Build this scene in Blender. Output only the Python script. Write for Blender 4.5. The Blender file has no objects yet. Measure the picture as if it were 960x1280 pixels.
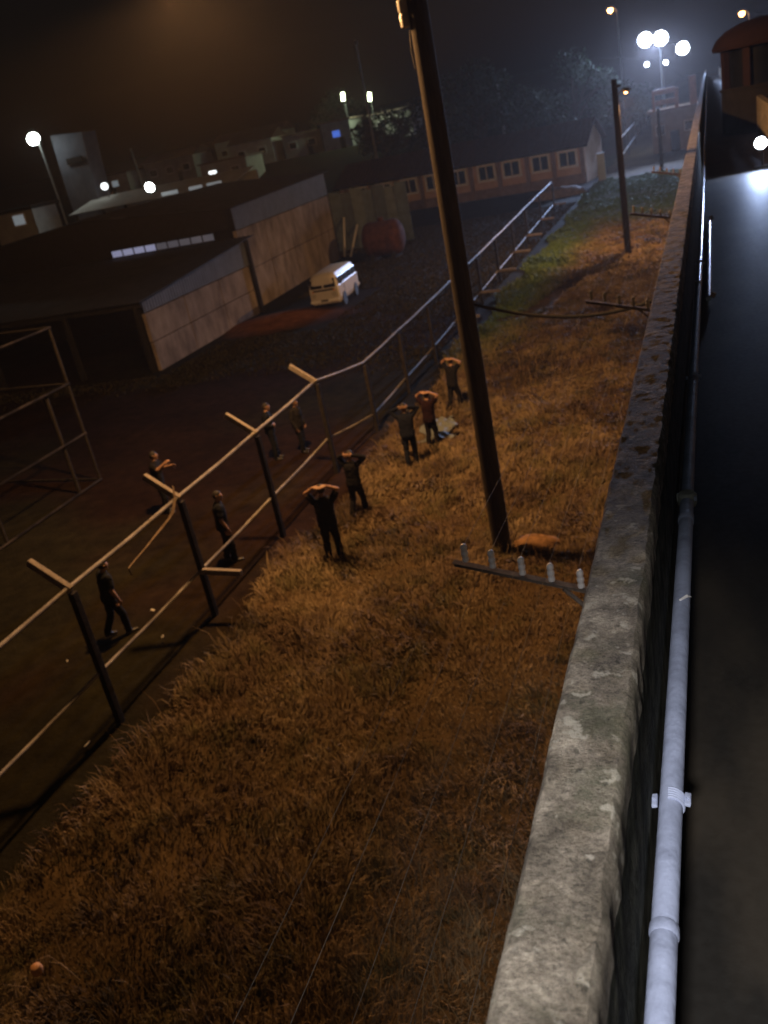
import bpy, bmesh, math, random
import numpy as np
from mathutils import Vector, Matrix, kdtree
random.seed(7); RNG = np.random.default_rng(11)
R = math.radians
sc = bpy.context.scene
COL = sc.collection

# ------------------------------------------------------------------ camera
cam_d = bpy.data.cameras.new('camera'); cam = bpy.data.objects.new('camera', cam_d); COL.objects.link(cam)
cam_d.sensor_fit = 'VERTICAL'; cam_d.sensor_height = 24.0; cam_d.lens = 21.0
cam_d.clip_start = 0.05; cam_d.clip_end = 3000
RX = ((0.93263, 0.30667, -0.19012), (-0.04279, -0.42919, -0.90220), (-0.35828, 0.84956, -0.38715))
m = Matrix(((RX[0][0], -RX[1][0], -RX[2][0]), (RX[0][1], -RX[1][1], -RX[2][1]), (RX[0][2], -RX[1][2], -RX[2][2])))
cam.matrix_world = Matrix.Translation((0, 0, 8.5)) @ m.to_4x4()
cam_d.dof.use_dof = True; cam_d.dof.focus_distance = 2.7; cam_d.dof.aperture_fstop = 2.7
sc.camera = cam

# ------------------------------------------------------------------ night sky
w = bpy.data.worlds.new('World'); sc.world = w; w.use_nodes = True
nt = w.node_tree; nt.nodes.clear()
sky = nt.nodes.new('ShaderNodeTexSky'); sky.sky_type = 'NISHITA'; sky.sun_disc = False
sky.sun_elevation = R(1.0); sky.sun_rotation = R(200); sky.dust_density = 4.0
tint = nt.nodes.new('ShaderNodeMix'); tint.data_type = 'RGBA'; tint.blend_type = 'MULTIPLY'; tint.inputs[0].default_value = 1.0
tint.inputs[7].default_value = (1.0, 0.60, 0.60, 1)
bg = nt.nodes.new('ShaderNodeBackground'); bg.inputs[1].default_value = 0.0095
out = nt.nodes.new('ShaderNodeOutputWorld')
nt.links.new(sky.outputs[0], tint.inputs[6]); nt.links.new(tint.outputs[2], bg.inputs[0]); nt.links.new(bg.outputs[0], out.inputs[0])

# ------------------------------------------------------------------ exposure
sc.view_settings.view_transform = 'Standard'; sc.view_settings.look = 'None'
sc.view_settings.exposure = 0.0; sc.view_settings.gamma = 1.0; sc.view_settings.use_curve_mapping = False
sc.cycles.use_denoising = True
sc.cycles.max_bounces = 5; sc.cycles.diffuse_bounces = 2; sc.cycles.glossy_bounces = 3; sc.cycles.volume_bounces = 0
sc.cycles.sample_clamp_indirect = 2.0; sc.cycles.caustics_reflective = False; sc.cycles.caustics_refractive = False

# ------------------------------------------------------------------ materials
MATS = {}
def mat(name, col, rough=0.8, var=0.25, scale=6.0, bump=0.0, bscale=None, metal=0.0, col2=None, spec=0.5, emit=None, estr=0.0, stretch=None, attr=None, thr=None):
    if name in MATS: return MATS[name]
    if rough >= 0.8 and spec == 0.5: spec = 0.12
    M = bpy.data.materials.new(name); M.use_nodes = True; t = M.node_tree; b = t.nodes['Principled BSDF']
    b.inputs['Roughness'].default_value = rough; b.inputs['Metallic'].default_value = metal
    b.inputs['Specular IOR Level'].default_value = spec
    tc = t.nodes.new('ShaderNodeTexCoord'); src = tc.outputs['Object']
    if stretch:
        mp = t.nodes.new('ShaderNodeMapping'); mp.inputs['Scale'].default_value = stretch; t.links.new(src, mp.inputs[0]); src = mp.outputs[0]
    n = t.nodes.new('ShaderNodeTexNoise'); n.inputs['Scale'].default_value = scale; n.inputs['Detail'].default_value = 6; n.inputs['Roughness'].default_value = 0.65
    t.links.new(src, n.inputs['Vector'])
    r = t.nodes.new('ShaderNodeValToRGB')
    c2 = col2 if col2 else tuple(min(1, c * (1 + var)) for c in col)
    c1 = col if col2 else tuple(c * (1 - var) for c in col)
    lo, hi = thr if thr else (0.3, 0.7)
    r.color_ramp.elements[0].position = lo; r.color_ramp.elements[0].color = (*c1, 1)
    r.color_ramp.elements[1].position = hi; r.color_ramp.elements[1].color = (*c2, 1)
    t.links.new(n.outputs['Fac'], r.inputs[0]); colout = r.outputs[0]
    if attr:
        a = t.nodes.new('ShaderNodeAttribute'); a.attribute_name = attr
        mx = t.nodes.new('ShaderNodeMix'); mx.data_type = 'RGBA'; mx.blend_type = 'MULTIPLY'; mx.inputs[0].default_value = 1
        t.links.new(a.outputs['Color'], mx.inputs[6]); t.links.new(colout, mx.inputs[7]); colout = mx.outputs[2]
    t.links.new(colout, b.inputs['Base Color'])
    if bump:
        n2 = t.nodes.new('ShaderNodeTexNoise'); n2.inputs['Scale'].default_value = bscale or scale * 4; n2.inputs['Detail'].default_value = 8
        t.links.new(src, n2.inputs['Vector'])
        bp = t.nodes.new('ShaderNodeBump'); bp.inputs['Strength'].default_value = bump; bp.inputs['Distance'].default_value = 0.02
        t.links.new(n2.outputs['Fac'], bp.inputs['Height']); t.links.new(bp.outputs[0], b.inputs['Normal'])
    if emit:
        b.inputs['Emission Color'].default_value = (*emit, 1); b.inputs['Emission Strength'].default_value = estr
    MATS[name] = M; return M

def concrete_top():
    M = bpy.data.materials.new('weathered_concrete'); M.use_nodes = True; t = M.node_tree; b = t.nodes['Principled BSDF']
    b.inputs['Roughness'].default_value = 0.9; b.inputs['Specular IOR Level'].default_value = 0.25
    tc = t.nodes.new('ShaderNodeTexCoord')
    def noise(s, d=8, rgh=0.65):
        n = t.nodes.new('ShaderNodeTexNoise'); n.inputs['Scale'].default_value = s; n.inputs['Detail'].default_value = d; n.inputs['Roughness'].default_value = rgh
        t.links.new(tc.outputs['Object'], n.inputs['Vector']); return n.outputs['Fac']
    def ramp(f, stops):
        r = t.nodes.new('ShaderNodeValToRGB'); e = r.color_ramp.elements
        while len(e) < len(stops): e.new(0.5)
        for k, (p, c) in enumerate(stops): e[k].position = p; e[k].color = (*c, 1)
        t.links.new(f, r.inputs[0]); return r.outputs[0]
    def mix(f, a, c, mode='MIX'):
        x = t.nodes.new('ShaderNodeMix'); x.data_type = 'RGBA'; x.blend_type = mode
        if isinstance(f, float): x.inputs[0].default_value = f
        else: t.links.new(f, x.inputs[0])
        for s, i in ((a, 6), (c, 7)):
            if isinstance(s, tuple): x.inputs[i].default_value = (*s, 1)
            else: t.links.new(s, x.inputs[i])
        return x.outputs[2]
    base = ramp(noise(9), [(0.32, (0.10, 0.086, 0.068)), (0.5, (0.25, 0.22, 0.18)), (0.66, (0.48, 0.43, 0.36))])
    fine = ramp(noise(95, 6, 0.8), [(0.33, (0.30, 0.30, 0.30)), (0.67, (1.45, 1.42, 1.38))])
    c = mix(0.85, base, fine, 'MULTIPLY')
    moss = ramp(noise(5.5), [(0.52, (0, 0, 0)), (0.66, (1, 1, 1))])
    c = mix(moss, c, mix(0.5, c, (0.09, 0.10, 0.055)))
    pale = ramp(noise(22, 4, 0.5), [(0.62, (0, 0, 0)), (0.68, (1, 1, 1))])
    c = mix(pale, c, mix(0.6, c, (0.62, 0.58, 0.50)))
    pits = ramp(noise(38, 3, 0.5), [(0.30, (1, 1, 1)), (0.36, (0, 0, 0))])
    c = mix(pits, c, mix(0.6, c, (0.03, 0.03, 0.025)))
    t.links.new(c, b.inputs['Base Color'])
    bp = t.nodes.new('ShaderNodeBump'); bp.inputs['Strength'].default_value = 1.0; bp.inputs['Distance'].default_value = 0.02
    t.links.new(noise(55, 10, 0.75), bp.inputs['Height']); t.links.new(bp.outputs[0], b.inputs['Normal'])
    return M
def floor_mat():
    M = bpy.data.materials.new('damp_walkway'); M.use_nodes = True; t = M.node_tree; b = t.nodes['Principled BSDF']
    tc = t.nodes.new('ShaderNodeTexCoord')
    def noise(s, st=(1, 1, 1), d=7):
        mp = t.nodes.new('ShaderNodeMapping'); mp.inputs['Scale'].default_value = st; t.links.new(tc.outputs['Object'], mp.inputs[0])
        n = t.nodes.new('ShaderNodeTexNoise'); n.inputs['Scale'].default_value = s; n.inputs['Detail'].default_value = d; t.links.new(mp.outputs[0], n.inputs['Vector']); return n.outputs['Fac']
    def ramp(f, a, ca, c, cc):
        r = t.nodes.new('ShaderNodeValToRGB'); r.color_ramp.elements[0].position = a; r.color_ramp.elements[0].color = (*ca, 1); r.color_ramp.elements[1].position = c; r.color_ramp.elements[1].color = (*cc, 1)
        t.links.new(f, r.inputs[0]); return r.outputs[0]
    col = ramp(noise(3.0, (1, 0.35, 1)), 0.35, (0.010, 0.009, 0.008), 0.72, (0.045, 0.036, 0.026))
    t.links.new(col, b.inputs['Base Color'])
    t.links.new(ramp(noise(30.0), 0.35, (0.52,) * 3, 0.65, (0.60,) * 3), b.inputs['Roughness'])
    bp = t.nodes.new('ShaderNodeBump'); bp.inputs['Strength'].default_value = 0.12; bp.inputs['Distance'].default_value = 0.003
    t.links.new(noise(140), bp.inputs['Height']); t.links.new(bp.outputs[0], b.inputs['Normal'])
    return M

M_conc = concrete_top(); M_floor = floor_mat()
M_wallside = mat('stained_wall', (0.10, 0.10, 0.085), 0.9, col2=(0.26, 0.25, 0.21), scale=3, bump=0.6, bscale=30, stretch=(1, 1, 0.35))
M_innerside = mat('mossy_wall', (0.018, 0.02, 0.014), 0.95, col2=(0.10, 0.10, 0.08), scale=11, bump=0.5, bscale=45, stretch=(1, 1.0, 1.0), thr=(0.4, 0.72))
M_galv = mat('painted_conduit', (0.15, 0.175, 0.26), 0.55, col2=(0.31, 0.36, 0.52), scale=7, bump=0.2, bscale=30, thr=(0.25, 0.55))
M_galvd = mat('grimy_fitting', (0.16, 0.17, 0.15), 0.6, col2=(0.36, 0.37, 0.34), scale=20)
M_metal = mat('galvanised_steel', (0.5, 0.52, 0.56), 0.22, 0.15, 12, metal=0.9)
M_rail = mat('fence_pipe', (0.07, 0.058, 0.05), 0.6, col2=(0.30, 0.28, 0.265), scale=1.4, metal=0.0, spec=0.3)
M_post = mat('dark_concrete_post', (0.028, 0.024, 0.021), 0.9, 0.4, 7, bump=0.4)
M_cage = mat('dull_cage_pipe', (0.02, 0.017, 0.015), 0.3, col2=(0.09, 0.075, 0.065), scale=0.8, metal=0.35, thr=(0.45, 0.65))
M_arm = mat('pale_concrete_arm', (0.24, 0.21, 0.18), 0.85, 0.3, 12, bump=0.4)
M_wood = mat('weathered_pole', (0.022, 0.018, 0.016), 0.9, col2=(0.055, 0.045, 0.038), scale=6, bump=0.6, bscale=20, stretch=(4, 4, 0.4))
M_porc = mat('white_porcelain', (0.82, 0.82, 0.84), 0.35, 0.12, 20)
M_porc_dim = mat('dimmed_porcelain', (0.20, 0.19, 0.18), 0.6, 0.2, 20)  # darker porcelain, weaker light put into the colour
M_angle = mat('rusted_angle_iron', (0.10, 0.075, 0.06), 0.8, col2=(0.20, 0.17, 0.15), scale=25)
M_wire = mat('steel_wire', (0.06, 0.052, 0.045), 0.6, 0.9, 1.5, metal=0.2)
M_black = mat('black_rubber', (0.02, 0.02, 0.02), 0.6, 0.3, 20)
M_panel = mat('cement_panel', (0.14, 0.11, 0.092), 0.9, col2=(0.42, 0.35, 0.30), scale=0.9, bump=0.6, bscale=12, stretch=(1, 1, 0.55))
M_upshade = mat('shade_blue_cladding', (0.09, 0.11, 0.155), 0.55, col2=(0.15, 0.175, 0.23), scale=1.5, metal=0.1)  # blue-grey colour stands in for shade on the upper walls
M_roof = mat('dark_sheet_roof', (0.016, 0.016, 0.018), 0.7, col2=(0.042, 0.042, 0.046), scale=1.2)
M_dark = mat('dark_interior', (0.02, 0.018, 0.016), 0.95, 0.3, 3)
M_tile = mat('old_clay_tile', (0.045, 0.028, 0.023), 0.9, col2=(0.10, 0.06, 0.048), scale=3)
M_ochre = mat('ochre_plaster', (0.52, 0.34, 0.22), 0.9, col2=(0.70, 0.52, 0.38), scale=1.6, bump=0.2)
M_plinth = mat('mildewed_plaster', (0.18, 0.13, 0.11), 0.9, col2=(0.34, 0.26, 0.21), scale=1.2)
M_white = mat('white_paint', (0.84, 0.83, 0.81), 0.6, 0.12, 6)
M_house = mat('limewashed_wall', (0.42, 0.41, 0.36), 0.9, col2=(0.56, 0.55, 0.50), scale=0.8)
M_house2 = mat('grey_render', (0.28, 0.28, 0.27), 0.9, col2=(0.4, 0.4, 0.38), scale=0.8)
M_glass = mat('dark_glass', (0.008, 0.009, 0.012), 0.25, 0.2, 4, spec=0.2)
M_lit = mat('lit_window_white', (0.9, 0.9, 0.9), 0.5, 0.02, 4, emit=(0.95, 1.0, 1.0), estr=2.2)
M_litdim = mat('lit_window_dim', (0.6, 0.65, 0.65), 0.5, 0.1, 0.5, emit=(0.75, 0.9, 1.0), estr=0.16)
M_litblue = mat('lit_window_blue', (0.1, 0.2, 0.8), 0.5, 0.3, 0.8, emit=(0.10, 0.24, 1.0), estr=0.55)
M_litstrip = mat('lit_clerestory', (0.5, 0.55, 0.7), 0.4, 0.3, 0.5, emit=(0.55, 0.62, 1.0), estr=0.30)
M_led = mat('led_lens', (1, 1, 1), 0.4, 0.01, 4, emit=(0.80, 0.88, 1.0), estr=60)
M_ledwarm = mat('led_lens_neutral', (1, 1, 1), 0.4, 0.01, 4, emit=(0.92, 1.0, 0.95), estr=40)
M_tube = mat('fluorescent_tube', (1, 1, 1), 0.4, 0.01, 4, emit=(0.86, 1.0, 0.62), estr=9)
M_sod = mat('sodium_lens', (1, 0.6, 0.3), 0.4, 0.01, 4, emit=(1.0, 0.42, 0.12), estr=22)
M_rust = mat('rusty_steel', (0.05, 0.018, 0.012), 0.85, col2=(0.13, 0.05, 0.03), scale=3, bump=0.4)
M_brickred = mat('terracotta_paint', (0.028, 0.014, 0.013), 0.8, 0.2, 3)
M_orange = mat('orange_painted_beam', (0.42, 0.17, 0.06), 0.7, 0.2, 3)
M_tan = mat('tan_plaster', (0.36, 0.29, 0.22), 0.9, 0.2, 1.2)
M_soil = mat('orange_soil', (0.20, 0.085, 0.04), 0.95, col2=(0.34, 0.16, 0.08), scale=2.5, bump=0.8, bscale=9)
M_clod = mat('orange_clay', (0.13, 0.075, 0.035), 0.95, col2=(0.30, 0.17, 0.085), scale=9, bump=1.0, bscale=16)
M_van = mat('van_cream_paint', (0.60, 0.57, 0.52), 0.45, 0.06, 3)
M_chrome = mat('dull_chrome', (0.45, 0.45, 0.44), 0.35, 0.1, 8, metal=0.7)
M_lens = mat('headlight_glass', (0.5, 0.48, 0.42), 0.15, 0.1, 8)
M_amber = mat('amber_lens', (0.6, 0.22, 0.03), 0.3, 0.1, 8)
M_red = mat('red_lens', (0.5, 0.02, 0.02), 0.3, 0.1, 8)
M_paper = mat('pale_litter', (0.62, 0.60, 0.55), 0.8, 0.1, 20)
M_sheet = mat('crumpled_white_sheet', (0.16, 0.19, 0.20), 0.7, 0.12, 6, bump=0.3)
M_rag = mat('torn_pale_rag', (0.20, 0.15, 0.11), 0.9, 0.2, 15)
M_bark = mat('bark', (0.06, 0.045, 0.035), 0.9, 0.3, 8, bump=0.5)
M_leaf = mat('leaf', (0.022, 0.036, 0.013), 0.6, 0.5, 0.6)
M_blade = mat('dry_grass_blade', (0.8, 0.8, 0.8), 0.8, 0.2, 3, attr='col', spec=0.15)
M_ground = mat('earth', (0.7, 0.7, 0.7), 0.95, 0.4, 2.2, bump=0.9, bscale=14, attr='col', spec=0.02)
M_grey = mat('lamp_housing', (0.10, 0.10, 0.105), 0.5, 0.1, 10)

# ------------------------------------------------------------------ mesh helpers
ORG = {}
class MB:
    def __init__(s): s.v = []; s.f = []; s.mi = []
    def add(s, vs, fs, mi=0):
        o = len(s.v); s.v += [tuple(map(float, p)) for p in vs]; s.f += [tuple(i + o for i in f) for f in fs]; s.mi += [mi] * len(fs); return s
    def box(s, c, d, rz=0, rx=0, ry=0, mi=0, bev=0):
        M = Matrix.Translation(c) @ Matrix.Rotation(rz, 4, 'Z') @ Matrix.Rotation(ry, 4, 'Y') @ Matrix.Rotation(rx, 4, 'X')
        x, y, z = d[0] / 2, d[1] / 2, d[2] / 2
        if bev:
            b = min(bev, x * .9, y * .9, z * .9); bm = bmesh.new(); bmesh.ops.create_cube(bm, size=1)
            for q in bm.verts: q.co = (q.co.x * d[0], q.co.y * d[1], q.co.z * d[2])
            bmesh.ops.bevel(bm, geom=bm.edges[:], offset=b, segments=2, affect='EDGES', profile=0.6)
            bm.verts.index_update()
            s.add([M @ q.co for q in bm.verts], [[q.index for q in f.verts] for f in bm.faces], mi); bm.free(); return s
        vs = [M @ Vector(p) for p in ((-x,-y,-z),(x,-y,-z),(x,y,-z),(-x,y,-z),(-x,-y,z),(x,-y,z),(x,y,z),(-x,y,z))]
        return s.add(vs, ((0,3,2,1),(4,5,6,7),(0,1,5,4),(1,2,6,5),(2,3,7,6),(3,0,4,7)), mi)
    def tube(s, pts, rad, n=10, mi=0, cap=True):
        pts = [Vector(p) for p in pts]; k = len(pts)
        if not hasattr(rad, '__len__'): rad = [rad] * k
        rings = []; up = None
        for i, p in enumerate(pts):
            d = (pts[min(i + 1, k - 1)] - pts[max(i - 1, 0)]).normalized()
            if up is None: up = Vector((0, 0, 1)) if abs(d.z) < 0.9 else Vector((1, 0, 0))
            u = (up - d * up.dot(d)).normalized(); v = d.cross(u); up = u
            rings += [p + (u * math.cos(a) + v * math.sin(a)) * rad[i] for a in [2 * math.pi * j / n for j in range(n)]]
        fs = [(i*n+j, i*n+(j+1)%n, (i+1)*n+(j+1)%n, (i+1)*n+j) for i in range(k-1) for j in range(n)]
        if cap: fs += [tuple(range(n))[::-1], tuple(range((k-1)*n, k*n))]
        return s.add(rings, fs, mi)
    def lathe(s, prof, c=(0,0,0), n=14, mi=0, axis='Z', rot=None):
        vs = []
        for r, z in prof:
            for j in range(n):
                a = 2*math.pi*j/n; p = Vector((r*math.cos(a), r*math.sin(a), z))
                if axis == 'X': p = Vector((p.z, p.x, p.y))
                if axis == 'Y': p = Vector((p.x, p.z, p.y))
                if rot is not None: p = rot @ p
                vs.append(p + Vector(c))
        k = len(prof); fs = [(i*n+j, i*n+(j+1)%n, (i+1)*n+(j+1)%n, (i+1)*n+j) for i in range(k-1) for j in range(n)]
        fs += [tuple(range(n))[::-1], tuple(range((k-1)*n, k*n))]
        return s.add(vs, fs, mi)
    def prism(s, poly, lo, hi, axis='Y', mi=0):
        n = len(poly)
        f = {'Y': lambda a, b, t: (a, t, b), 'X': lambda a, b, t: (t, a, b), 'Z': lambda a, b, t: (a, b, t)}[axis]
        vs = [f(a, b, lo) for a, b in poly] + [f(a, b, hi) for a, b in poly]
        return s.add(vs, [tuple(range(n))[::-1], tuple(range(n, 2*n))] + [(j, (j+1)%n, n+(j+1)%n, n+j) for j in range(n)], mi)
    def mesh(s, name, off=(0,0,0)):
        me = bpy.data.meshes.new(name); ox, oy, oz = off
        me.from_pydata([(x-ox, y-oy, z-oz) for x, y, z in s.v], [], s.f)
        me.polygons.foreach_set('material_index', s.mi)
        bm = bmesh.new(); bm.from_mesh(me); bmesh.ops.recalc_face_normals(bm, faces=bm.faces[:]); bm.to_mesh(me); bm.free()
        return me
    def build(s, name, material, parent=None, smooth=False, local=False, label=None):
        off = (0,0,0) if (parent is None or local) else ORG[parent.name]
        me = s.mesh(name, off)
        for x in (material if isinstance(material, (list, tuple)) else [material]): me.materials.append(x)
        if smooth:
            me.polygons.foreach_set('use_smooth', [True]*len(me.polygons)); me.set_sharp_from_angle(angle=R(40))
        o = bpy.data.objects.new(name, me); COL.objects.link(o)
        if parent is not None: o.parent = parent; ORG[o.name] = ORG[parent.name]
        else: ORG[o.name] = (0,0,0)
        if label: o['label'] = label
        return o
def tag(o, label=None, cat=None, group=None, kind=None):
    for k, v in (('label', label), ('category', cat), ('group', group), ('kind', kind)):
        if v: o[k] = v
    return o
def thing(name, loc, label, cat, group=None, rz=0):
    o = bpy.data.objects.new(name, None); COL.objects.link(o); o.location = loc; o.rotation_euler = (0, 0, rz); o.empty_display_size = 0.2
    ORG[o.name] = tuple(loc); return tag(o, label, cat, group)
def copy_tree(o, parent=None):
    c = o.copy(); COL.objects.link(c); c.parent = parent
    for ch in list(o.children): copy_tree(ch, c)
    return c
def light(name, kind, loc, energy, color, parent=None, target=None, size=0.15, cone=150, blend=0.3):
    d = bpy.data.lights.new(name, kind); d.energy = energy; d.color = color; d.shadow_soft_size = size
    if kind == 'SPOT': d.spot_size = R(cone); d.spot_blend = blend
    o = bpy.data.objects.new(name, d); COL.objects.link(o)
    o.location = loc
    if target is not None: o.rotation_euler = (Vector(target) - Vector(loc)).to_track_quat('-Z', 'Y').to_euler()
    if parent is not None: o.parent = parent; o.location = Vector(loc) - Vector(ORG[parent.name])
    return o

# value noise for fields
_T = RNG.random((256, 256))
def vnoise(x, y, s):
    x = np.asarray(x) * s; y = np.asarray(y) * s
    xi = np.floor(x).astype(int); yi = np.floor(y).astype(int); fx = x - xi; fy = y - yi
    fx = fx*fx*(3-2*fx); fy = fy*fy*(3-2*fy); g = lambda a, b: _T[a & 255, b & 255]
    return (g(xi,yi)*(1-fx)+g(xi+1,yi)*fx)*(1-fy) + (g(xi,yi+1)*(1-fx)+g(xi+1,yi+1)*fx)*fy
def fbm(x, y, s): return (vnoise(x,y,s)*.5 + vnoise(x+31.7,y+11.3,s*2.1)*.28 + vnoise(x+7.7,y+71.3,s*4.3)*.22)
def seg_dist(px, py, pts):
    d = np.full(np.shape(px), 1e9)
    for (ax, ay), (bx, by) in zip(pts[:-1], pts[1:]):
        t = np.clip(((px-ax)*(bx-ax)+(py-ay)*(by-ay))/((bx-ax)**2+(by-ay)**2), 0, 1)
        d = np.minimum(d, np.hypot(px-ax-t*(bx-ax), py-ay-t*(by-ay)))
    return d
RUTS = ([(-7.4, 39.5), (-7.1, 41.1), (-6.7, 43.8), (-6.2, 45.7), (-4.8, 46.0), (-3.3, 46.2), (-0.4, 46.5)], [(-7.4, 39.5), (-7.9, 38.4), (-8.6, 37.9)])
def grass_edge(y): return -9.35 + 0.25*np.sin(y*0.7) + 0.35*(vnoise(y, y*0+3, 0.6)-.5) - 0.012*np.maximum(y-24, 0)
def ground_z(x, y):
    x = np.asarray(x, float); y = np.asarray(y, float)
    z = 0.05*(fbm(x, y, 0.35)-.5)
    far = np.clip((y-112)/34, 0, 1); z = z + (6.8*far*far*(3-2*far) + 12*np.clip((y-160)/300, 0, 1))*np.clip((-x-22)/22, 0, 1)
    z = z + 0.35*np.exp(-((x+22.4)/2.6)**2-((y-44.8)/1.8)**2)
    rd = np.minimum(seg_dist(x, y, RUTS[0]), seg_dist(x, y, RUTS[1])); z = z - 0.28*np.exp(-(rd/0.30)**2)
    return z
def gz(x, y): return float(ground_z(np.array([x]), np.array([y]))[0])

# ------------------------------------------------------------------ ground
def axis(parts):
    a = np.concatenate([np.arange(lo, hi, st) for lo, hi, st in parts]); return a
xs = axis([(-700,-120,40),(-120,-40,6),(-40,-12,1.0),(-12,0.6,0.2),(0.6,20,4),(20,700,60)])
ys = axis([(-60,0,6),(0,60,0.25),(60,120,1.5),(120,260,6),(260,900,50)])
GX, GY = np.meshgrid(xs, ys); gxf, gyf = GX.ravel(), GY.ravel(); gzf = ground_z(gxf, gyf)
nx, ny = len(xs), len(ys)
ii = np.arange(nx-1)[None, :] + nx*np.arange(ny-1)[:, None]; ii = ii.ravel()
quads = np.stack([ii, ii+1, ii+1+nx, ii+nx], 1)
me = bpy.data.meshes.new('ground'); me.from_pydata(np.stack([gxf, gyf, gzf], 1).tolist(), [], quads.tolist())
n1 = fbm(gxf, gyf, 0.5)[:, None]; n2 = fbm(gxf+50, gyf, 0.13)[:, None]
yard = np.array([[0.021, 0.0115, 0.0075]])*(0.5+1.1*n1); yardg = np.array([[0.019, 0.017, 0.009]])*(0.6+0.9*n1)
yard = yard + (yardg-yard)*np.clip((n2-.42)*6 + (gyf[:, None] > 33)*0.6, 0, 1)
straw = np.array([[0.085, 0.058, 0.030]])*(0.4+1.1*n1)
k = np.clip((gxf - grass_edge(gyf))*2.5+.2, 0, 1)[:, None]
colr = yard + (straw-yard)*k
dd = np.hypot((gxf+22.4)/3.6, (gyf-44.4)/3.0)[:, None] + .9*(n1-.5)
colr = colr + (np.array([[0.25, 0.10, 0.045]])*(.6+.8*n1)-colr)*np.clip(1.6-1.5*dd, 0, 1)
rd = np.minimum(seg_dist(gxf, gyf, RUTS[0]), seg_dist(gxf, gyf, RUTS[1]))[:, None]
colr = colr + (np.array([[0.04, 0.028, 0.018]])-colr)*np.clip(1.5-rd/0.32, 0, 1)
a = me.color_attributes.new('col', 'FLOAT_COLOR', 'POINT'); a.data.foreach_set('color', np.concatenate([np.clip(colr,0,1)*1.2, np.ones((len(colr),1))], 1).astype(np.float32).ravel())
me.materials.append(M_ground); me.polygons.foreach_set('use_smooth', [True]*len(me.polygons))
g = bpy.data.objects.new('ground', me); COL.objects.link(g); g['kind'] = 'structure'

# ------------------------------------------------------------------ grass
def blades(name, bx, by, h, wd, lean, ldir, colr, label, cat):
    n = len(bx); bz = ground_z(bx, by) - 0.01
    yaw = RNG.random(n)*6.283; ux, uy = np.cos(yaw)*wd/2, np.sin(yaw)*wd/2
    lx, ly = np.cos(ldir)*lean, np.sin(ldir)*lean
    P = np.zeros((n, 5, 3))
    P[:,0] = np.stack([bx-ux, by-uy, bz], 1); P[:,1] = np.stack([bx+ux, by+uy, bz], 1)
    mx, my, mz = bx+lx*h*.35, by+ly*h*.35, bz+h*.62
    P[:,2] = np.stack([mx+ux*.8, my+uy*.8, mz], 1); P[:,3] = np.stack([mx-ux*.8, my-uy*.8, mz], 1)
    P[:,4] = np.stack([bx+lx*h, by+ly*h, bz+h*np.sqrt(np.clip(1-.6*lean**2, .15, 1))], 1)
    me = bpy.data.meshes.new(name); me.vertices.add(n*5); me.vertices.foreach_set('co', P.astype(np.float32).ravel())
    base = (np.arange(n)*5)[:, None]
    loops = np.concatenate([base+np.array([[0,1,2,3]]), base+np.array([[3,2,4]])], 1).astype(np.int32)
    me.loops.add(n*7); me.loops.foreach_set('vertex_index', loops.ravel())
    me.polygons.add(n*2); st = (np.arange(n)*7)[:, None]+np.array([[0, 4]])
    me.polygons.foreach_set('loop_start', st.astype(np.int32).ravel())
    me.update(calc_edges=True); me.validate()
    c = np.repeat(np.concatenate([np.clip(colr,0,1), np.ones((n,1))], 1)[:, None, :], 5, 1)
    at = me.color_attributes.new('col', 'FLOAT_COLOR', 'POINT'); at.data.foreach_set('color', c.astype(np.float32).ravel())
    me.materials.append(M_blade); o = bpy.data.objects.new(name, me); COL.objects.link(o); return tag(o, label, cat, kind='stuff')
def lerp(a, b, t): return np.array(a)[None]*(1-t[:, None]) + np.array(b)[None]*t[:, None]
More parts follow.
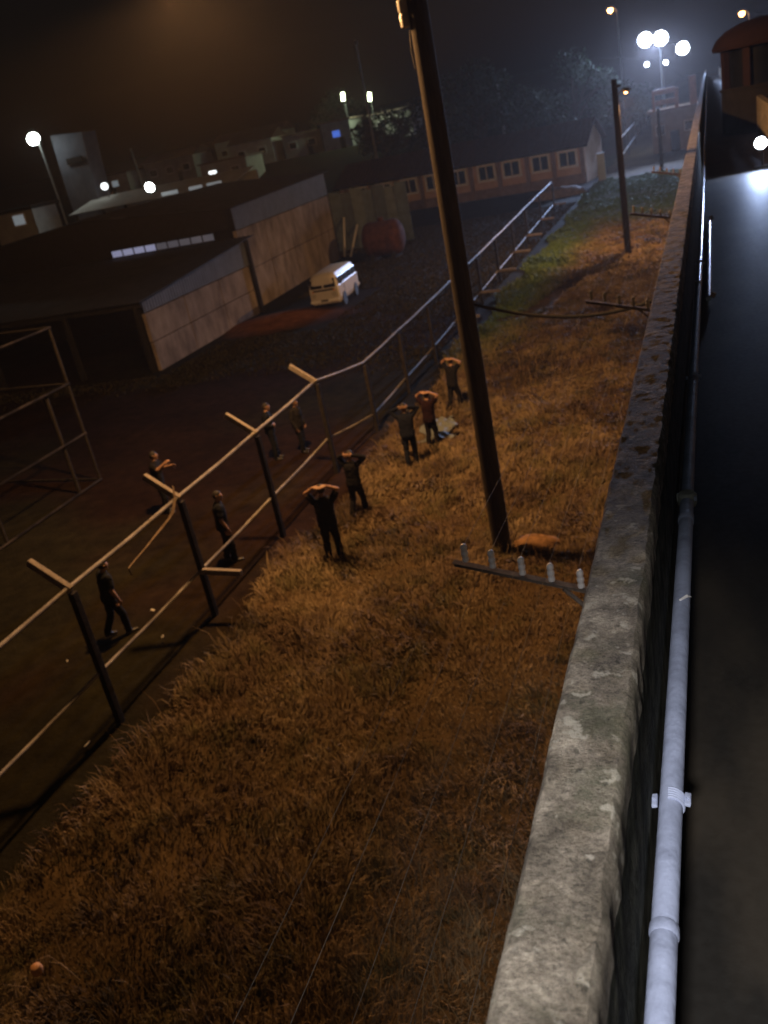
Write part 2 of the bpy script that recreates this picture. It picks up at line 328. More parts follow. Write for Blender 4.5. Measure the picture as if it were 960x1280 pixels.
# dry strip between wall and fence: tussocks
XO_ = -0.365
def dry_grass():
    N = 420000
    yc = 1.0 + 90*RNG.random(15000)**2.0; xc = -10.2 + 9.75*RNG.random(15000); rc = 0.05+0.22*RNG.random(15000)**2; hc = 0.55+0.8*RNG.random(15000)
    k = RNG.integers(0, 15000, N); t = RNG.random(N) < 0.55
    y = np.where(t, yc[k]+rc[k]*RNG.standard_normal(N), 1.0+90*RNG.random(N)**2.0); x = np.where(t, xc[k]+rc[k]*RNG.standard_normal(N), -10.2+9.75*RNG.random(N))
    hm = np.where(t, hc[k], 0.55+0.3*RNG.random(N))
    keep = (x > grass_edge(y) + 0.35*(RNG.random(N)-.5)) & (x < XO_-.03) & (y > .5) & (RNG.random(N) < 0.45+1.0*fbm(x+9, y, 0.9))
    rdd = np.minimum(seg_dist(x, y, RUTS[0]), seg_dist(x, y, RUTS[1])); keep &= rdd > 0.40+0.22*RNG.random(N)
    keep &= np.hypot(x+4.44, y-16.38) > 0.22
    x2, y2, hm = x[keep], y[keep], hm[keep]; n = len(x2)
    depth = np.hypot(np.hypot(x2, y2), 8)
    big = fbm(x2, y2, 0.55); tall = (0.09+0.55*np.clip(big-0.30, 0, 1)+0.14*RNG.random(n))*hm; tramp = np.clip((fbm(x2+133, y2+61, 0.28)-.52)*8, 0, 1); tall *= 1-.55*tramp
    edge = np.clip((x2-grass_edge(y2))/1.5, 0, 1); tall *= 0.75+0.45*(1-edge)
    wd = np.clip(0.0012*depth, 0.008, 0.06)*(0.7+0.7*RNG.random(n))
    ld = 1.9 + 9.0*(fbm(x2+3, y2+9, 0.45)-.5) + 0.75*RNG.standard_normal(n)
    lean = np.clip(0.85+0.25*RNG.standard_normal(n), .1, 1.25)
    t1 = np.clip((fbm(x2+17, y2+5, 0.8)-.33)*3, 0, 1); t2 = np.clip((fbm(x2+77, y2, 1.6)-.5)*5, 0, 1)
    c = lerp((0.30,0.225,0.13), (0.155,0.105,0.068), t1); c = c + (np.array([[0.11,0.10,0.04]])-c)*(t2*.7)[:, None]; t3 = np.clip((fbm(x2+7, y2+177, 0.5)-.56)*7, 0, 1); c = c*(1-.6*t3)[:, None]
    green = np.clip((-x2-7.0+0.02*(y2-30))/1.8, 0, 1)*np.clip((y2-30)/9, 0, 1); green = np.maximum(green, np.clip((y2-60)/6, 0, 1))
    green = np.clip(green*(0.6+0.8*fbm(x2, y2+40, 0.3)), 0, 1)
    c = c + (np.array([[0.12,0.20,0.055]])-c)*green[:, None]
    c *= (0.78+0.44*RNG.random(n))[:, None]
    blades('dry_grass', x2, y2, tall, wd, lean, ld, c, 'long dry straw coloured grass between the fence and the concrete wall', 'grass')
    # a few tall seed stalks
    N = 2600; y = 2.0+30*RNG.random(N)**1.3; x = -9.2+8.6*RNG.random(N)
    blades('seed_stalks', x, y, 0.45+0.35*RNG.random(N), np.full(N, .007), 0.3+0.4*RNG.random(N), 2.2+1.2*RNG.standard_normal(N),
           lerp((0.42,0.32,0.18),(0.36,0.22,0.10),RNG.random(N)), 'thin pale seed stalks rising out of the dry grass', 'grass')
    # short yard weeds
    N = 60000; y = 8+70*RNG.random(N*3); x = -42+31.5*RNG.random(N*3)
    kp = (fbm(x+50, y, 0.13) + 0.25*(y > 33) + 0.35*(RNG.random(N*3)-.5) > 0.53); kp &= (y > 31+4*RNG.random(N*3)); kp &= ~((x < -24.3) & (y > 35) & (y < 67)); kp &= ~((x>-26)&(x<-18.5)&(y>41)&(y<51))
    x, y = x[kp][:N], y[kp][:N]; n = len(x); dp = np.hypot(np.hypot(x, y), 8)
    blades('yard_weeds', x, y, 0.05+0.10*RNG.random(n), np.clip(.0012*dp, .012, .08), 0.5+0.4*RNG.random(n), RNG.random(n)*6.28,
           lerp((0.055,0.055,0.02),(0.07,0.05,0.025),RNG.random(n))*(0.6+.6*RNG.random(n))[:, None], 'short dark weeds over the bare yard behind the fence', 'grass')
dry_grass()

# ------------------------------------------------------------------ perimeter wall with walkway
XO, XI, ZT, ZF = -0.365, -0.208, 7.3, 6.35
XR = 1.25
wall = thing('perimeter_wall', (0.4, 0, 0), 'high concrete perimeter wall with a parapet and a damp walkway on top', 'wall'); wall['kind'] = 'thing'
MB().prism([(XO+.012, -0.3), (XR+.17, -0.3), (XR+.17, ZF-.01), (XO+.012, ZF-.01)], -6, 140, 'Y').build('wall_body', M_wallside, wall)
def parapet(x0, x1, name):
    yy = np.concatenate([np.arange(-6, 0.4, .2), np.arange(0.4, 9, 0.02), np.arange(9, 20, 0.06), np.arange(20, 140.1, 4)])
    ux = np.array([0, .012, .03, .05, .08, .11, .127, .145, .157])/0.157*(x1-x0)+x0
    prof = [(ux[0], ZF+.0), (ux[0], ZT-.30), (ux[0], ZT-.10), (ux[0], ZT-.045), (ux[0]+.002, ZT-.014)] + [(u, ZT) for u in ux[1:-1]] + [(ux[-1]-.002, ZT-.016), (ux[-1], ZT-.05), (ux[-1], ZT-.11), (ux[-1], ZT-.22), (ux[-1], ZT-.4), (ux[-1], ZT-.6), (ux[-1], ZF+.001)]
    P = np.array(prof); k = len(P); V = np.zeros((len(yy), k, 3))
    V[:, :, 1] = yy[:, None]; V[:, :, 0] = P[None, :, 0]; V[:, :, 2] = P[None, :, 1]
    e = (fbm(yy*1.0, yy*0+2, 2.2)-.5)*.006 + (vnoise(yy, yy*0+9, 14)-.5)*.003; e2 = (fbm(yy, yy*0+22, 3.8)-.5)*.007 + (vnoise(yy, yy*0+29, 22)-.5)*.006
    mid = (x0+x1)/2
    for j in range(k):
        if P[j, 1] > ZT-.13: V[:, j, 0] += (e if P[j, 0] < mid else e2)*(1 if abs(P[j,0]-mid) > .04 else .3)
        if P[j, 1] > ZT-.03: V[:, j, 2] += (fbm(yy, yy*0+P[j,0]*30, 7)-.5)*.010 + (vnoise(yy, yy*0+P[j,0]*170, 30)-.5)*.005
        else: V[:, j, 0] += (fbm(yy, yy*0+P[j,1]*6, 4)-.5)*.008*(1 if P[j,1] > ZF+.02 else 0)
    idx = np.arange(len(yy)*k).reshape(len(yy), k)
    q = np.stack([idx[:-1,:-1], idx[:-1,1:], idx[1:,1:], idx[1:,:-1]], -1).reshape(-1, 4)
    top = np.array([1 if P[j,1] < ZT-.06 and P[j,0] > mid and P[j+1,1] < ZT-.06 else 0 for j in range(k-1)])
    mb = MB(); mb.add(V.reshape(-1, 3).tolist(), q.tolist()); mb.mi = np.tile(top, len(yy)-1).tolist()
    o = mb.build(name, [M_conc, M_innerside], wall, smooth=True); return o
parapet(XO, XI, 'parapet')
parapet(XR, XR+.157, 'parapet')
MB().box(((XI+XR)/2, 67, ZF-.005), (XR-XI+.02, 146, .03)).build('walkway_floor', M_floor, wall)
# conduit on the inner face
pip = thing('conduit_pipe', (-0.165, -2, 6.9), 'pale blue grey conduit pipe clamped along the inside of the concrete parapet', 'pipe')
def pz(y): return 6.90 - 0.026*min(max(y, 0), 11)
PY = [-4, 0, 2, 3.7, 6, 9, 11]
MB().tube([(-.163, y, pz(y)) for y in (-4, 0, 1.5, 2.6, 3.66)], .0285, 18).build('pipe', M_galv, pip, smooth=True)
MB().tube([(-.163, y, pz(y)) for y in (3.75, 6, 8.6)] , .0265, 18).build('pipe', M_galv, pip, smooth=True)
MB().tube([(-.163, y, pz(y)) for y in (8.7, 11, 16, 24, 40, 60, 90)], .0265, 14).build('pipe', M_metal, pip, smooth=True)
def coupling(y, r, L, m, nm='coupling'):
    z = pz(y); MB().tube([(-.163, y-L/2, z), (-.163, y-L/2+.004, z), (-.163, y+L/2-.004, z), (-.163, y+L/2, z)], [r*.93, r, r, r*.93], 18).build(nm, m, pip, smooth=True)
coupling(1.40, .0315, .03, M_galv); coupling(3.5, .032, .06, M_galv); coupling(8.65, .031, .12, M_galvd)
z = pz(3.72); jb = MB(); jb.lathe([(.012, -.035), (.036, -.032), (.041, -.02), (.041, .018), (.034, .024), (.03, .03)], (-.163, 3.72, z), 18, axis='Z'); jb.tube([(-.205, 3.72, z+.005), (-.163, 3.72, z+.005)], .02, 12)
jbo = jb.build('junction_box', M_galvd, pip, smooth=True)
MB().box((-.128, 3.69, z+.012), (.012, .012, .02), bev=.002).build('box_screw', M_galv, jbo)
def clamp(y):
    z = pz(y); mb = MB()
    a = [R(t) for t in range(-100, 101, 20)]
    for dy in (-.016, -.008, 0, .008, .016): mb.tube([(-.163+.0305*math.cos(t), y+dy, z+.0305*math.sin(t)) for t in a], .004, 6)
    for sx_ in (-1, 1): mb.box((-.163+sx_*.039, y+sx_*.006, z+.006), (.016, .042, .010), ry=sx_*.25, bev=.003); mb.tube([(-.163+sx_*.041, y+sx_*.006, z+.008), (-.163+sx_*.041, y+sx_*.006, z+.016)], .005, 8)
    mb.build('saddle_clamp', M_galv, pip, smooth=True)
for y in (1.80, 5.6, 9.8, 13.9): clamp(y)
tag(MB().tube([(-.166, 2.77, pz(2.77)+.0298), (-.145, 2.80, pz(2.8)+.0285), (-.132, 2.82, pz(2.8)+.014)], [.004, .006, .002], 6).build('tape_strip', M_porc, pip))
# metal tube added on the floor to carry a bright streak
lp = thing('glint_tube', (-.085, 12, ZF+.01), 'short shiny metal tube added on the walkway floor to catch a bright streak', 'pipe')
MB().tube([(-.09, 9.3, ZF+.04), (-.085, 11.2, ZF+.045), (-.078, 14.4, ZF+.04)], .028, 14).build('tube', M_metal, lp, smooth=True)
MB().tube([(-.085, 11.1, ZF+.045), (-.085, 11.22, ZF+.045)], .034, 14).build('sleeve', M_metal, lp, smooth=True)
MB().box((-.05, 9.35, ZF+.06), (.05, .03, .05), rz=.5, ry=.6, bev=.004).build('end_clip', M_metal, lp)
MB().box((-.045, 14.35, ZF+.06), (.05, .03, .06), rz=.4, ry=-.5, bev=.004).build('end_clip', M_metal, lp)

# ------------------------------------------------------------------ electric wire brackets on outer face
INS = [(-1.29, 6.42), (-1.15, 6.38), (-1.0, 6.335), (-.855, 6.295), (-.71, 6.255), (-.565, 6.215)]
lab = ['rusty angle bracket with white porcelain insulators beside the foot of the near pole',
       'second bracket of dimmed porcelain insulators along the wall, just above the sagging cable',
       'third bracket of dimmed porcelain insulators along the wall, beside the foot of the second pole',
       'last small bracket of dimmed porcelain insulators along the wall, beyond the second pole']
BR = (4.0, 10.0, 16.6, 23.4)
def bracket(y, label):
    b = thing('insulator_bracket', (XO, y, 6.15), label, 'bracket', 'insulator brackets on the outer face of the wall')
    M = MB(); a = Vector((-1.36, y, 6.372)); c = Vector((XO, y, 6.115))
    ang = math.atan2(a.z-c.z, -(a.x-c.x)); L = (a-c).length; mid = (a+c)/2
    M.box(mid, (L, .045, .006), ry=ang); M.box(mid+Vector((0, .022, -.02)), (L, .005, .04), ry=ang)
    M.build('angle_bar', M_angle, b)
    MB().box((XO-.006, y, 6.10), (.012, .12, .22), bev=.003).build('wall_plate', M_angle, b)
    MB().tube([(XO-.01, y, 5.75), (-.80, y, 6.20)], .012, 8).build('strut', M_angle, b)
    pr = [(r_*.72, z_) for r_, z_ in [(.014,-.055),(.024,-.05),(.026,-.036),(.022,-.03),(.022,-.022),(.026,-.014),(.027,0),(.022,.006),(.022,.014),(.026,.022),(.025,.036),(.017,.046),(.008,.05)]]
    for x, z in INS:
        MB().lathe(pr, (x, y, z+.005), 12).build('insulator', M_porc if y < 5 else M_porc_dim, b, smooth=True)  # farther insulators coloured darker to look more faintly lit
for y, l in zip(BR, lab): bracket(y, l)
wl = ['outermost thin bare wire strung along the insulators outside the wall', 'second thin wire counted inward from the outermost', 'third thin wire counted inward from the outermost, middle insulators',
      'fourth thin wire counted inward from the outermost', 'fifth thin wire counted inward, close below the parapet', 'innermost thin wire, tucked below the parapet edge']
for (x, z), l in zip(INS, wl):
    pts = []
    YS = (-4,) + BR + (31,)
    for a, b in zip(YS[:-1], YS[1:]):
        for t in np.linspace(0, 1, 7)[:-1]: pts.append((x-.02, a+(b-a)*t, z+.012-.05*4*t*(1-t)))
    pts.append((x-.02, YS[-1], z+.012))
    tag(MB().tube(pts, .0011, 5).build('electric_wire', M_wire), l, 'wire', 'bare wires strung along the wall')

# ------------------------------------------------------------------ utility poles
POLES = ((-4.44, 16.38, 11.6, .195, .165), (-4.3, 49.6, 8.5, .17, .14), (-4.6, 97, 5.2, .17, .14))
plab = ['tall thick dark pole rising out of the grass beside the walking prisoners', 'second dark pole in the grass, half way along the strip', 'third dark pole far along the strip near the gatehouse']
poles = []
for (x, y, h, r0, r1), l in zip(POLES, plab):
    p = thing('utility_pole', (x, y, 0), l, 'pole', 'poles along the grass strip'); poles.append(p)
    MB().tube([(x, y, -.2), (x, y, h*.3), (x, y, h*.7), (x, y, h)], [r0, r0*.97, (r0+r1)/2, r1], 20).build('shaft', M_wood, p, smooth=True)
    MB().box((x+.1, y+.02, h-.35), (.7, .10, .12), rz=R(70)).build('crossarm', M_wood, p)
p = poles[0]; x, y = POLES[0][:2]
MB().tube([(x-.1, y, 10.9), (x-1.2, y+.35, 11.7), (x-3.6, y+.95, 12.15), (x-4.5, y+1.25, 12.2)], [.035]*4, 10).build('lamp_arm', M_galvd, p, smooth=True)
lh = MB().lathe([(.03,-.55),(.10,-.5),(.16,-.2),(.17,.15),(.12,.42),(.04,.5)], (x-4.9, y+1.3, 12.22), 14, axis='X').build('lamp_head', M_grey, p, smooth=True)
MB().lathe([(.02,-.09),(.10,-.07),(.14,0),(.14,.03)], (x-4.9, y+1.3, 12.07), 14).build('lamp_lens', M_sod, lh, smooth=True)
for dz, dx in ((10.05, -.24), ):
    MB().lathe([(.03,-.22),(.09,-.2),(.10,-.05),(.08,0),(.10,.05),(.10,.2),(.05,.24)], (x+dx, y-.02, dz+.1), 12).build('insulator', mat('grey_porcelain', (.42,.40,.38), .4, .15, 8), p, smooth=True)
    MB().tube([(x-.05, y, dz), (x+dx, y-.02, dz-.06)], .02, 8).build('insulator_pin', M_angle, p)
MB().tube([(x-.19, y-.03, 9.9), (x-.215, y-.03, 9.6), (x-.20, y-.03, 9.3)], .012, 6).build('earth_wire', M_wire, p)
SODIUM = (1.0, 0.51, 0.185)
light('sodium_lamp', 'SPOT', (x-4.9, y+1.3, 11.9), 8200, SODIUM, p, target=(x-5.2, y+3.0, 0), size=.32, cone=174, blend=.2)
# small warm lamp on the second pole
p2 = poles[1]; x2_, y2_ = POLES[1][:2]
MB().tube([(x2_+.1, y2_+.1, 7.75), (x2_+.3, y2_+.4, 7.95), (x2_+.42, y2_+.65, 7.9)], .03, 8).build('lamp_arm', M_galvd, p2, smooth=True)
lh2 = MB().lathe([(.03,-.2),(.10,-.16),(.12,.1),(.05,.2)], (x2_+.46, y2_+.75, 7.9), 12, axis='X').build('lamp_head', M_grey, p2, smooth=True)
MB().lathe([(.02,-.05),(.07,-.04),(.09,.0),(.09,.02)], (x2_+.46, y2_+.75, 7.8), 12).build('lamp_lens', M_sod, lh2, smooth=True)
light('pole_lamp', 'SPOT', (x2_+.46, y2_+.75, 7.68), 3600, SODIUM, p2, target=(x2_-.2, y2_+3.0, 0), size=.1, cone=168, blend=.3)
# lit heap of clay at the foot of the near pole
def heap(name, c, rx, ry, h, material, label, cat, seed, n=26, m=9):
    mb = MB(); vs = []; rn = np.random.default_rng(seed)
    for i in range(m):
        t = i/(m-1); rr = math.cos(t*math.pi/2)**.8
        for j in range(n):
            a = 6.2832*j/n; k = 1+.25*(vnoise(np.array([math.cos(a)*2+seed]), np.array([math.sin(a)*2+t*3]), 1)[0]-.5)+.10*rn.random()
            vs.append((c[0]+rx*rr*k*math.cos(a), c[1]+ry*rr*k*math.sin(a), c[2]-.06+(h+.06)*math.sin(t*math.pi/2)*(1+.12*(rn.random()-.5))))
    fs = [(i*n+j, i*n+(j+1)%n, (i+1)*n+(j+1)%n, (i+1)*n+j) for i in range(m-1) for j in range(n)] + [tuple(range((m-1)*n, m*n))]
    mb.add(vs, fs); o = mb.build(name, material, smooth=True); return tag(o, label, cat)
heap('clay_heap', (-3.78, 16.66, 0), .50, .28, .20, M_clod, 'low heap of orange clay at the foot of the near pole', 'heap', 3)

# sagging cable from the near pole to the wall
cbp = [(-4.30+3.94*t, 16.38+.05*t, 5.22-.10*t-.50*4*t*(1-t)*(.75+.25*t)) for t in np.linspace(0, 1, 18)]
tag(MB().tube(cbp, .032, 8).build('sagging_cable', M_black, smooth=True), 'thick black cable sagging from the near pole across to the wall', 'cable')
# ------------------------------------------------------------------ pipe rail fence
FP = [(-10.05, 3.3, 0), (-10.06, 6.85, 0), (-10.07, 10.3, 0), (-10.08, 13.86, 0), (-10.12, 17.47, 0), (-10.2, 21.4, 0), (-10.1, 24.75, -.5), (-10.17, 28.5, -.5), (-10.25, 32.4, -.5),
      (-10.42, 37.2, -.5), (-10.55, 42.2, -.5), (-10.75, 47.4, -.5), (-10.95, 53, -.5), (-11.2, 59, -.5), (-11.45, 66, -.5), (-11.7, 74, -.5)]
fence = thing('rail_fence', (-10.1, 15, 0), 'long fence of two steel pipe rails on dark posts, some with angled top arms', 'fence')
for i, (x, y, d) in enumerate(FP):
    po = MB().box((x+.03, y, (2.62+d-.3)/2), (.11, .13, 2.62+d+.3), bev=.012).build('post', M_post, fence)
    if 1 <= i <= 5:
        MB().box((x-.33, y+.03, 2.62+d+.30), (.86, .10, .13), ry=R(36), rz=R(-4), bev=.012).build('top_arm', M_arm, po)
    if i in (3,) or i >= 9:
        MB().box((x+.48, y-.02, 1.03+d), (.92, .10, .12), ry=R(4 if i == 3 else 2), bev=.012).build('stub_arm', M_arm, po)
for i in range(len(FP)-1):
    (x0, y0, d0), (x1, y1, d1) = FP[i], FP[i+1]
    for h, r in ((2.7, .041), (1.05, .033)):
        MB().tube([(x0-.02, y0+.0, h+d0), ((x0+x1)/2-.02, (y0+y1)/2, h+(d0+d1)/2-.02), (x1-.02, y1, h+d1)], r, 10).build('rail', M_rail, fence, smooth=True)
# far bright section
ff = thing('rail_fence', (-9, 150, 0), 'far bright stretch of pipe fence beyond the ochre building, floodlight gleam put into its white rails', 'fence')
FF = [(-8.9, 104), (-9.2, 118), (-9.5, 134), (-9.8, 152), (-10.1, 172), (-10.4, 200)]
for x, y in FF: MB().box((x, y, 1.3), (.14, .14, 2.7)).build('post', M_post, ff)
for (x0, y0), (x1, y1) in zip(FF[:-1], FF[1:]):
    for h in (2.7, 1.0): MB().tube([(x0, y0, h), (x1, y1, h)], .075, 10).build('rail', M_porc, ff, smooth=True)  # white material puts the floodlight gleam into the rail colour
# torn rag hanging on the rail
rg = MB(); pts = [(-10.08, 13.8, 2.98), (-10.02, 13.66, 2.76), (-9.99, 13.45, 2.60), (-10.0, 13.25, 2.52), (-10.03, 13.02, 2.46), (-10.02, 12.7, 2.42), (-10.03, 12.4, 2.36), (-10.04, 12.05, 2.31), (-10.03, 11.75, 2.27), (-9.98, 11.72, 2.15), (-9.95, 11.9, 1.98)]
wds = [.012, .02, .03, .012, .018, .006, .002, .002, .002, .006, .010]; vs = []
for (x, y, z), w_ in zip(pts, wds): vs += [(x-.012, y-w_*.5, z+w_*.9), (x+.012, y+w_*.5, z-w_*.9)]
vs2 = [(x+.004, y, z) for x, y, z in vs]; n = len(pts)
fs = [(2*i, 2*i+1, 2*i+3, 2*i+2) for i in range(n-1)]; fs2 = [tuple(q+2*n for q in f[::-1]) for f in fs]
side = [(2*i, 2*i+2, 2*i+2+2*n, 2*i+2*n) for i in range(n-1)] + [(2*i+1, 2*i+1+2*n, 2*i+3+2*n, 2*i+3) for i in range(n-1)]
rg.add(vs+vs2, fs+fs2+side)
tag(rg.build('torn_rag', M_rag), 'torn pale rag and string dangling from the top rail by an angled arm', 'rag')

# ------------------------------------------------------------------ pipe cage on the far left
cg = thing('pipe_cage', (-18.75, 18, 0), 'tall steel pipe cage frame with four rails, cut by the left edge', 'frame')
for y in (22.08, 17.6, 13.1, 8.6):
    MB().tube([(-18.75, y, -.1), (-18.75, y, 5.0)], .05, 10).build('upright', M_post, cg, smooth=True)
for y in (21.1, 16.6): MB().tube([(-18.85, y, -.1), (-18.85, y, 3.25)], .06, 10).build('upright', M_post, cg, smooth=True)
for z, r in ((.06, .045), (1.63, .045), (3.25, .055), (5.0, .045)): MB().tube([(-18.70, 22.1, z), (-18.70, 8.5, z)], r*.8, 10).build('rail', M_cage, cg, smooth=True)
for z in (.06, 3.25, 5.0): MB().tube([(-18.75, 22.08, z), (-24.5, 22.6, z)], .04, 10).build('rail', M_post, cg, smooth=True)
MB().tube([(-24.5, 22.6, -.1), (-24.5, 22.6, 5.0)], .05, 10).build('upright', M_post, cg, smooth=True)

# ------------------------------------------------------------------ lean-to shed and hall
def corrug(mb, p00, p10, p01, p11, n, amp):
    """corrugated sheet; ribs run from p0x to p1x; n ribs"""
    p00, p10, p01, p11 = map(Vector, (p00, p10, p01, p11)); nn = (p10-p00).cross(p01-p00).normalized(); vs = []; k = n*4
    for i in range(k+1):
        t = i/k; o = nn*amp*math.sin(t*n*2*math.pi); vs += [p00.lerp(p01, t)+o, p10.lerp(p11, t)+o]
    off = nn*(-.03); m_ = len(vs); vs += [v+off for v in vs[:m_]]
    fs = [(2*i, 2*i+1, 2*i+3, 2*i+2) for i in range(k)] + [(m_+2*i, m_+2*i+2, m_+2*i+3, m_+2*i+1) for i in range(k)]
    fs += [(2*i, 2*i+2, m_+2*i+2, m_+2*i) for i in range(k)] + [(2*i+1, m_+2*i+1, m_+2*i+3, 2*i+3) for i in range(k)] + [(0, m_, m_+1, 1), (2*k, 2*k+1, m_+2*k+1, m_+2*k)]
    return mb.add(vs, fs)
A = thing('lean_to_shed', (-30, 42, 0), 'low lean-to shed with a dark open front beside the tall hall', 'shed')
AX = -25.0
def panel_wall(root, x, ycuts, zcuts, material, tx=.18, nm='wall_panel', slant=0.0):
    for a, b in zip(ycuts[:-1], ycuts[1:]):
        for c, d in zip(zcuts[:-1], zcuts[1:]):
            x0 = x - slant*((a+b)/2-ycuts[0])
            MB().box((x0-tx/2+RNG.uniform(-.015, .015), (a+b)/2, (c+d)/2), (tx, b-a-.05, d-c-.04), rz=slant, bev=.015).build(nm, material, root)
MB().prism([(36.2, 0), (47.9, 0), (47.9, 4.25), (36.2, 3.3)], AX-.75, AX-.5, 'X').build('side_wall', M_dark, A)
panel_wall(A, AX-.02, [36.1, 39.9, 43.8, 47.9], [0.0, 1.4, 2.78], M_panel, slant=.02)
mb = MB(); corrug(mb, (AX-.03, 36.1, 2.82), (AX-.03, 36.1, 3.3), (AX-.22, 47.9, 2.82), (AX-.22, 47.9, 4.2), 46, .018); mb.build('side_shade_band', M_upshade, A)  # sheet band in shade colour where the lamplight stops on the shed
mb = MB(); corrug(mb, (AX+.25, 35.6, 3.42), (AX+.2, 48.4, 4.36), (-44, 35.6, 3.42), (-44, 48.4, 4.36), 64, .02); mb.build('roof', M_roof, A)
for xx in (AX-.35, -29.5, -34.5, -39.5): MB().box((xx, 36.0, 1.66), (.22, .22, 3.3)).build('front_post', M_dark, A)
MB().box((-34.3, 36.0, 3.22), (18.6, .2, .24)).build('front_beam', M_dark, A)
MB().box((-34, 47.8, 2.1), (18, .2, 4.2)).build('back_wall', M_dark, A)
MB().box((-43.9, 42, 1.6), (.2, 11.5, 3.2)).build('end_wall', M_dark, A)
Bh = thing('hall', (-33, 57, 0), 'tall cement panel hall behind the parked van, with a lit window strip in its end', 'building')
BX = -26.0; sl = .058
MB().box((-36.4, 57.2, 2.95), (17.4, 17.2, 5.9)).build('core_wall', M_dark, Bh)
panel_wall(Bh, BX, [48.6, 52.9, 57.2, 61.5, 65.9], [0.0, 2.35, 4.72], M_panel, tx=.25, slant=sl)
mb = MB(); corrug(mb, (BX+.02, 48.6, 4.76), (BX+.02, 48.6, 5.95), (BX-1.0, 65.9, 4.76), (BX-1.0, 65.9, 6.3), 60, .02); mb.build('upper_shade_band', M_upshade, Bh)  # same shade-coloured band along the top of the hall wall
mb = MB(); corrug(mb, (BX+.3, 48.2, 6.0), (-36, 48.2, 6.9), (BX-.7, 66.3, 6.35), (-36, 66.3, 7.0), 70, .02); mb.build('roof_slope', M_roof, Bh)
mb = MB(); corrug(mb, (-46, 48.2, 6.0), (-36, 48.2, 6.9), (-46, 66.3, 6.1), (-36, 66.3, 7.0), 70, .02); mb.build('roof_slope', M_roof, Bh)
MB().prism([(-45.4, 4.9), (BX-.25, 4.9), (BX-.25, 5.95), (-36, 6.85), (-45.4, 5.95)], 48.35, 48.55, 'Y').build('gable_wall', M_dark, Bh)
ws = MB().box((-31.0, 48.49, 4.62), (7.3, .10, .48)).build('window_strip', M_dark, Bh)
for i in range(9):
    xc = -34.25 + i*.81
    MB().box((xc, 48.42, 4.62), (.70, .03, .36)).build('pane', M_litstrip if i < 4 else mat('faint_clerestory', (.3,.33,.4), .4, .3, .6, emit=(.5,.6,.85), estr=.07), ws)

# ------------------------------------------------------------------ ochre block
C = thing('ochre_block', (-20, 95, 0), 'long low ochre building with white framed windows and a tiled roof', 'building')
def cy_(x): return 93.0 + (-x-11)*0.20*0.6
c0, c1 = (-11.3, 93.0), (-38.0, 96.4)
ca = math.atan2(c1[1]-c0[1], c1[0]-c0[0]); CL = math.hypot(c1[0]-c0[0], c1[1]-c0[1])
def cw(s, out, z):    # along the front, outwards, height
    d = Vector((math.cos(ca), math.sin(ca), 0)); n_ = Vector((-d.y, d.x, 0))
    if n_.y > 0: n_ = -n_
    q = Vector((c0[0], c0[1], 0)) + d*s + n_*out; return (q.x, q.y, z)
def cbox(s, out, z, dims, name, material, parent): return MB().box(cw(s, out, z), dims, rz=ca).build(name, material, parent)
cbox(CL/2, -3.6, 1.7, (CL, 7.0, 3.4), 'wall', M_ochre, C)
cbox(CL/2, .02, .45, (CL-.02, .26, .9), 'plinth', M_plinth, C)
mb = MB()
e0, e1, r0, r1, b0, b1 = [Vector(cw(*q)) for q in ((-.5,.6,3.4),(CL+.5,.6,3.4),(-.5,-3.6,5.6),(CL+.5,-3.6,5.6),(-.5,-7.8,3.4),(CL+.5,-7.8,3.4))]
mb = MB(); corrug(mb, e0, r0, e1, r1, 60, .05); rf = mb.build('roof', M_tile, C)
mb = MB(); corrug(mb, r0, b0, r1, b1, 60, .05); mb.build('roof', M_tile, C)
for s in (.06, CL-.06):
    a_, b_, c_ = cw(s, -.1, 3.4), cw(s, -7.1, 3.4), cw(s, -3.6, 5.35); d_ = Vector((math.cos(ca), math.sin(ca), 0))*.1
    mb = MB(); vs = [Vector(q)-d_ for q in (a_, b_, c_)] + [Vector(q)+d_ for q in (a_, b_, c_)]
    mb.add(vs, [(0,1,2), (5,4,3), (0,3,4,1), (1,4,5,2), (2,5,3,0)]); mb.build('gable', M_ochre, C)
cbox(CL/2, .55, 3.36, (CL+.9, .10, .16), 'fascia', M_dark, C)
for s in (0.25, 3.05, 5.7, 8.65, 11.6, 14.4, 17.2, 20, 23, 26): cbox(s, .10, 1.62, (.34, .28, 3.2), 'pilaster', M_plinth, C)
for s in (1.65, 4.35, 7.3, 9.95, 13.0, 15.75, 18.55, 21.5, 24.5):
    wf = MB(); W_, Hh = 1.75, 1.45
    for dx, dz, sx, sz in ((-W_/2, 0, .22, Hh+.22), (W_/2, 0, .22, Hh+.22), (0, Hh/2, W_, .22), (0, -Hh/2, W_, .2), (0, 0, .09, Hh)):
        wf.box(cw(s+dx, .06, 2.42+dz), (sx, .18, sz), rz=ca)
    wo = wf.build('window_frame', M_white, C)
    for dx in (-.42, .42): cbox(s+dx, .02, 2.42, (.74, .05, Hh-.12), 'pane', M_glass, wo)
    cbox(s, .14, 1.62, (W_+.2, .2, .08), 'sill', M_white, wo)
tag(MB().box((-9.6, 90.5, 1.3), (.7, .5, 2.6), rz=.1, bev=.05).build('gate_pier', M_house), 'pale plastered gate pier at the end of the ochre building', 'pier')
heap('rubble_heap', (-12.9, 84.5, 0), 2.6, 1.3, .8, mat('pale_rubble', (.24,.2,.18), .95, .35, 3, bump=.9), 'pale rubble heap between the fence and the ochre building', 'heap', 21, 30, 8)

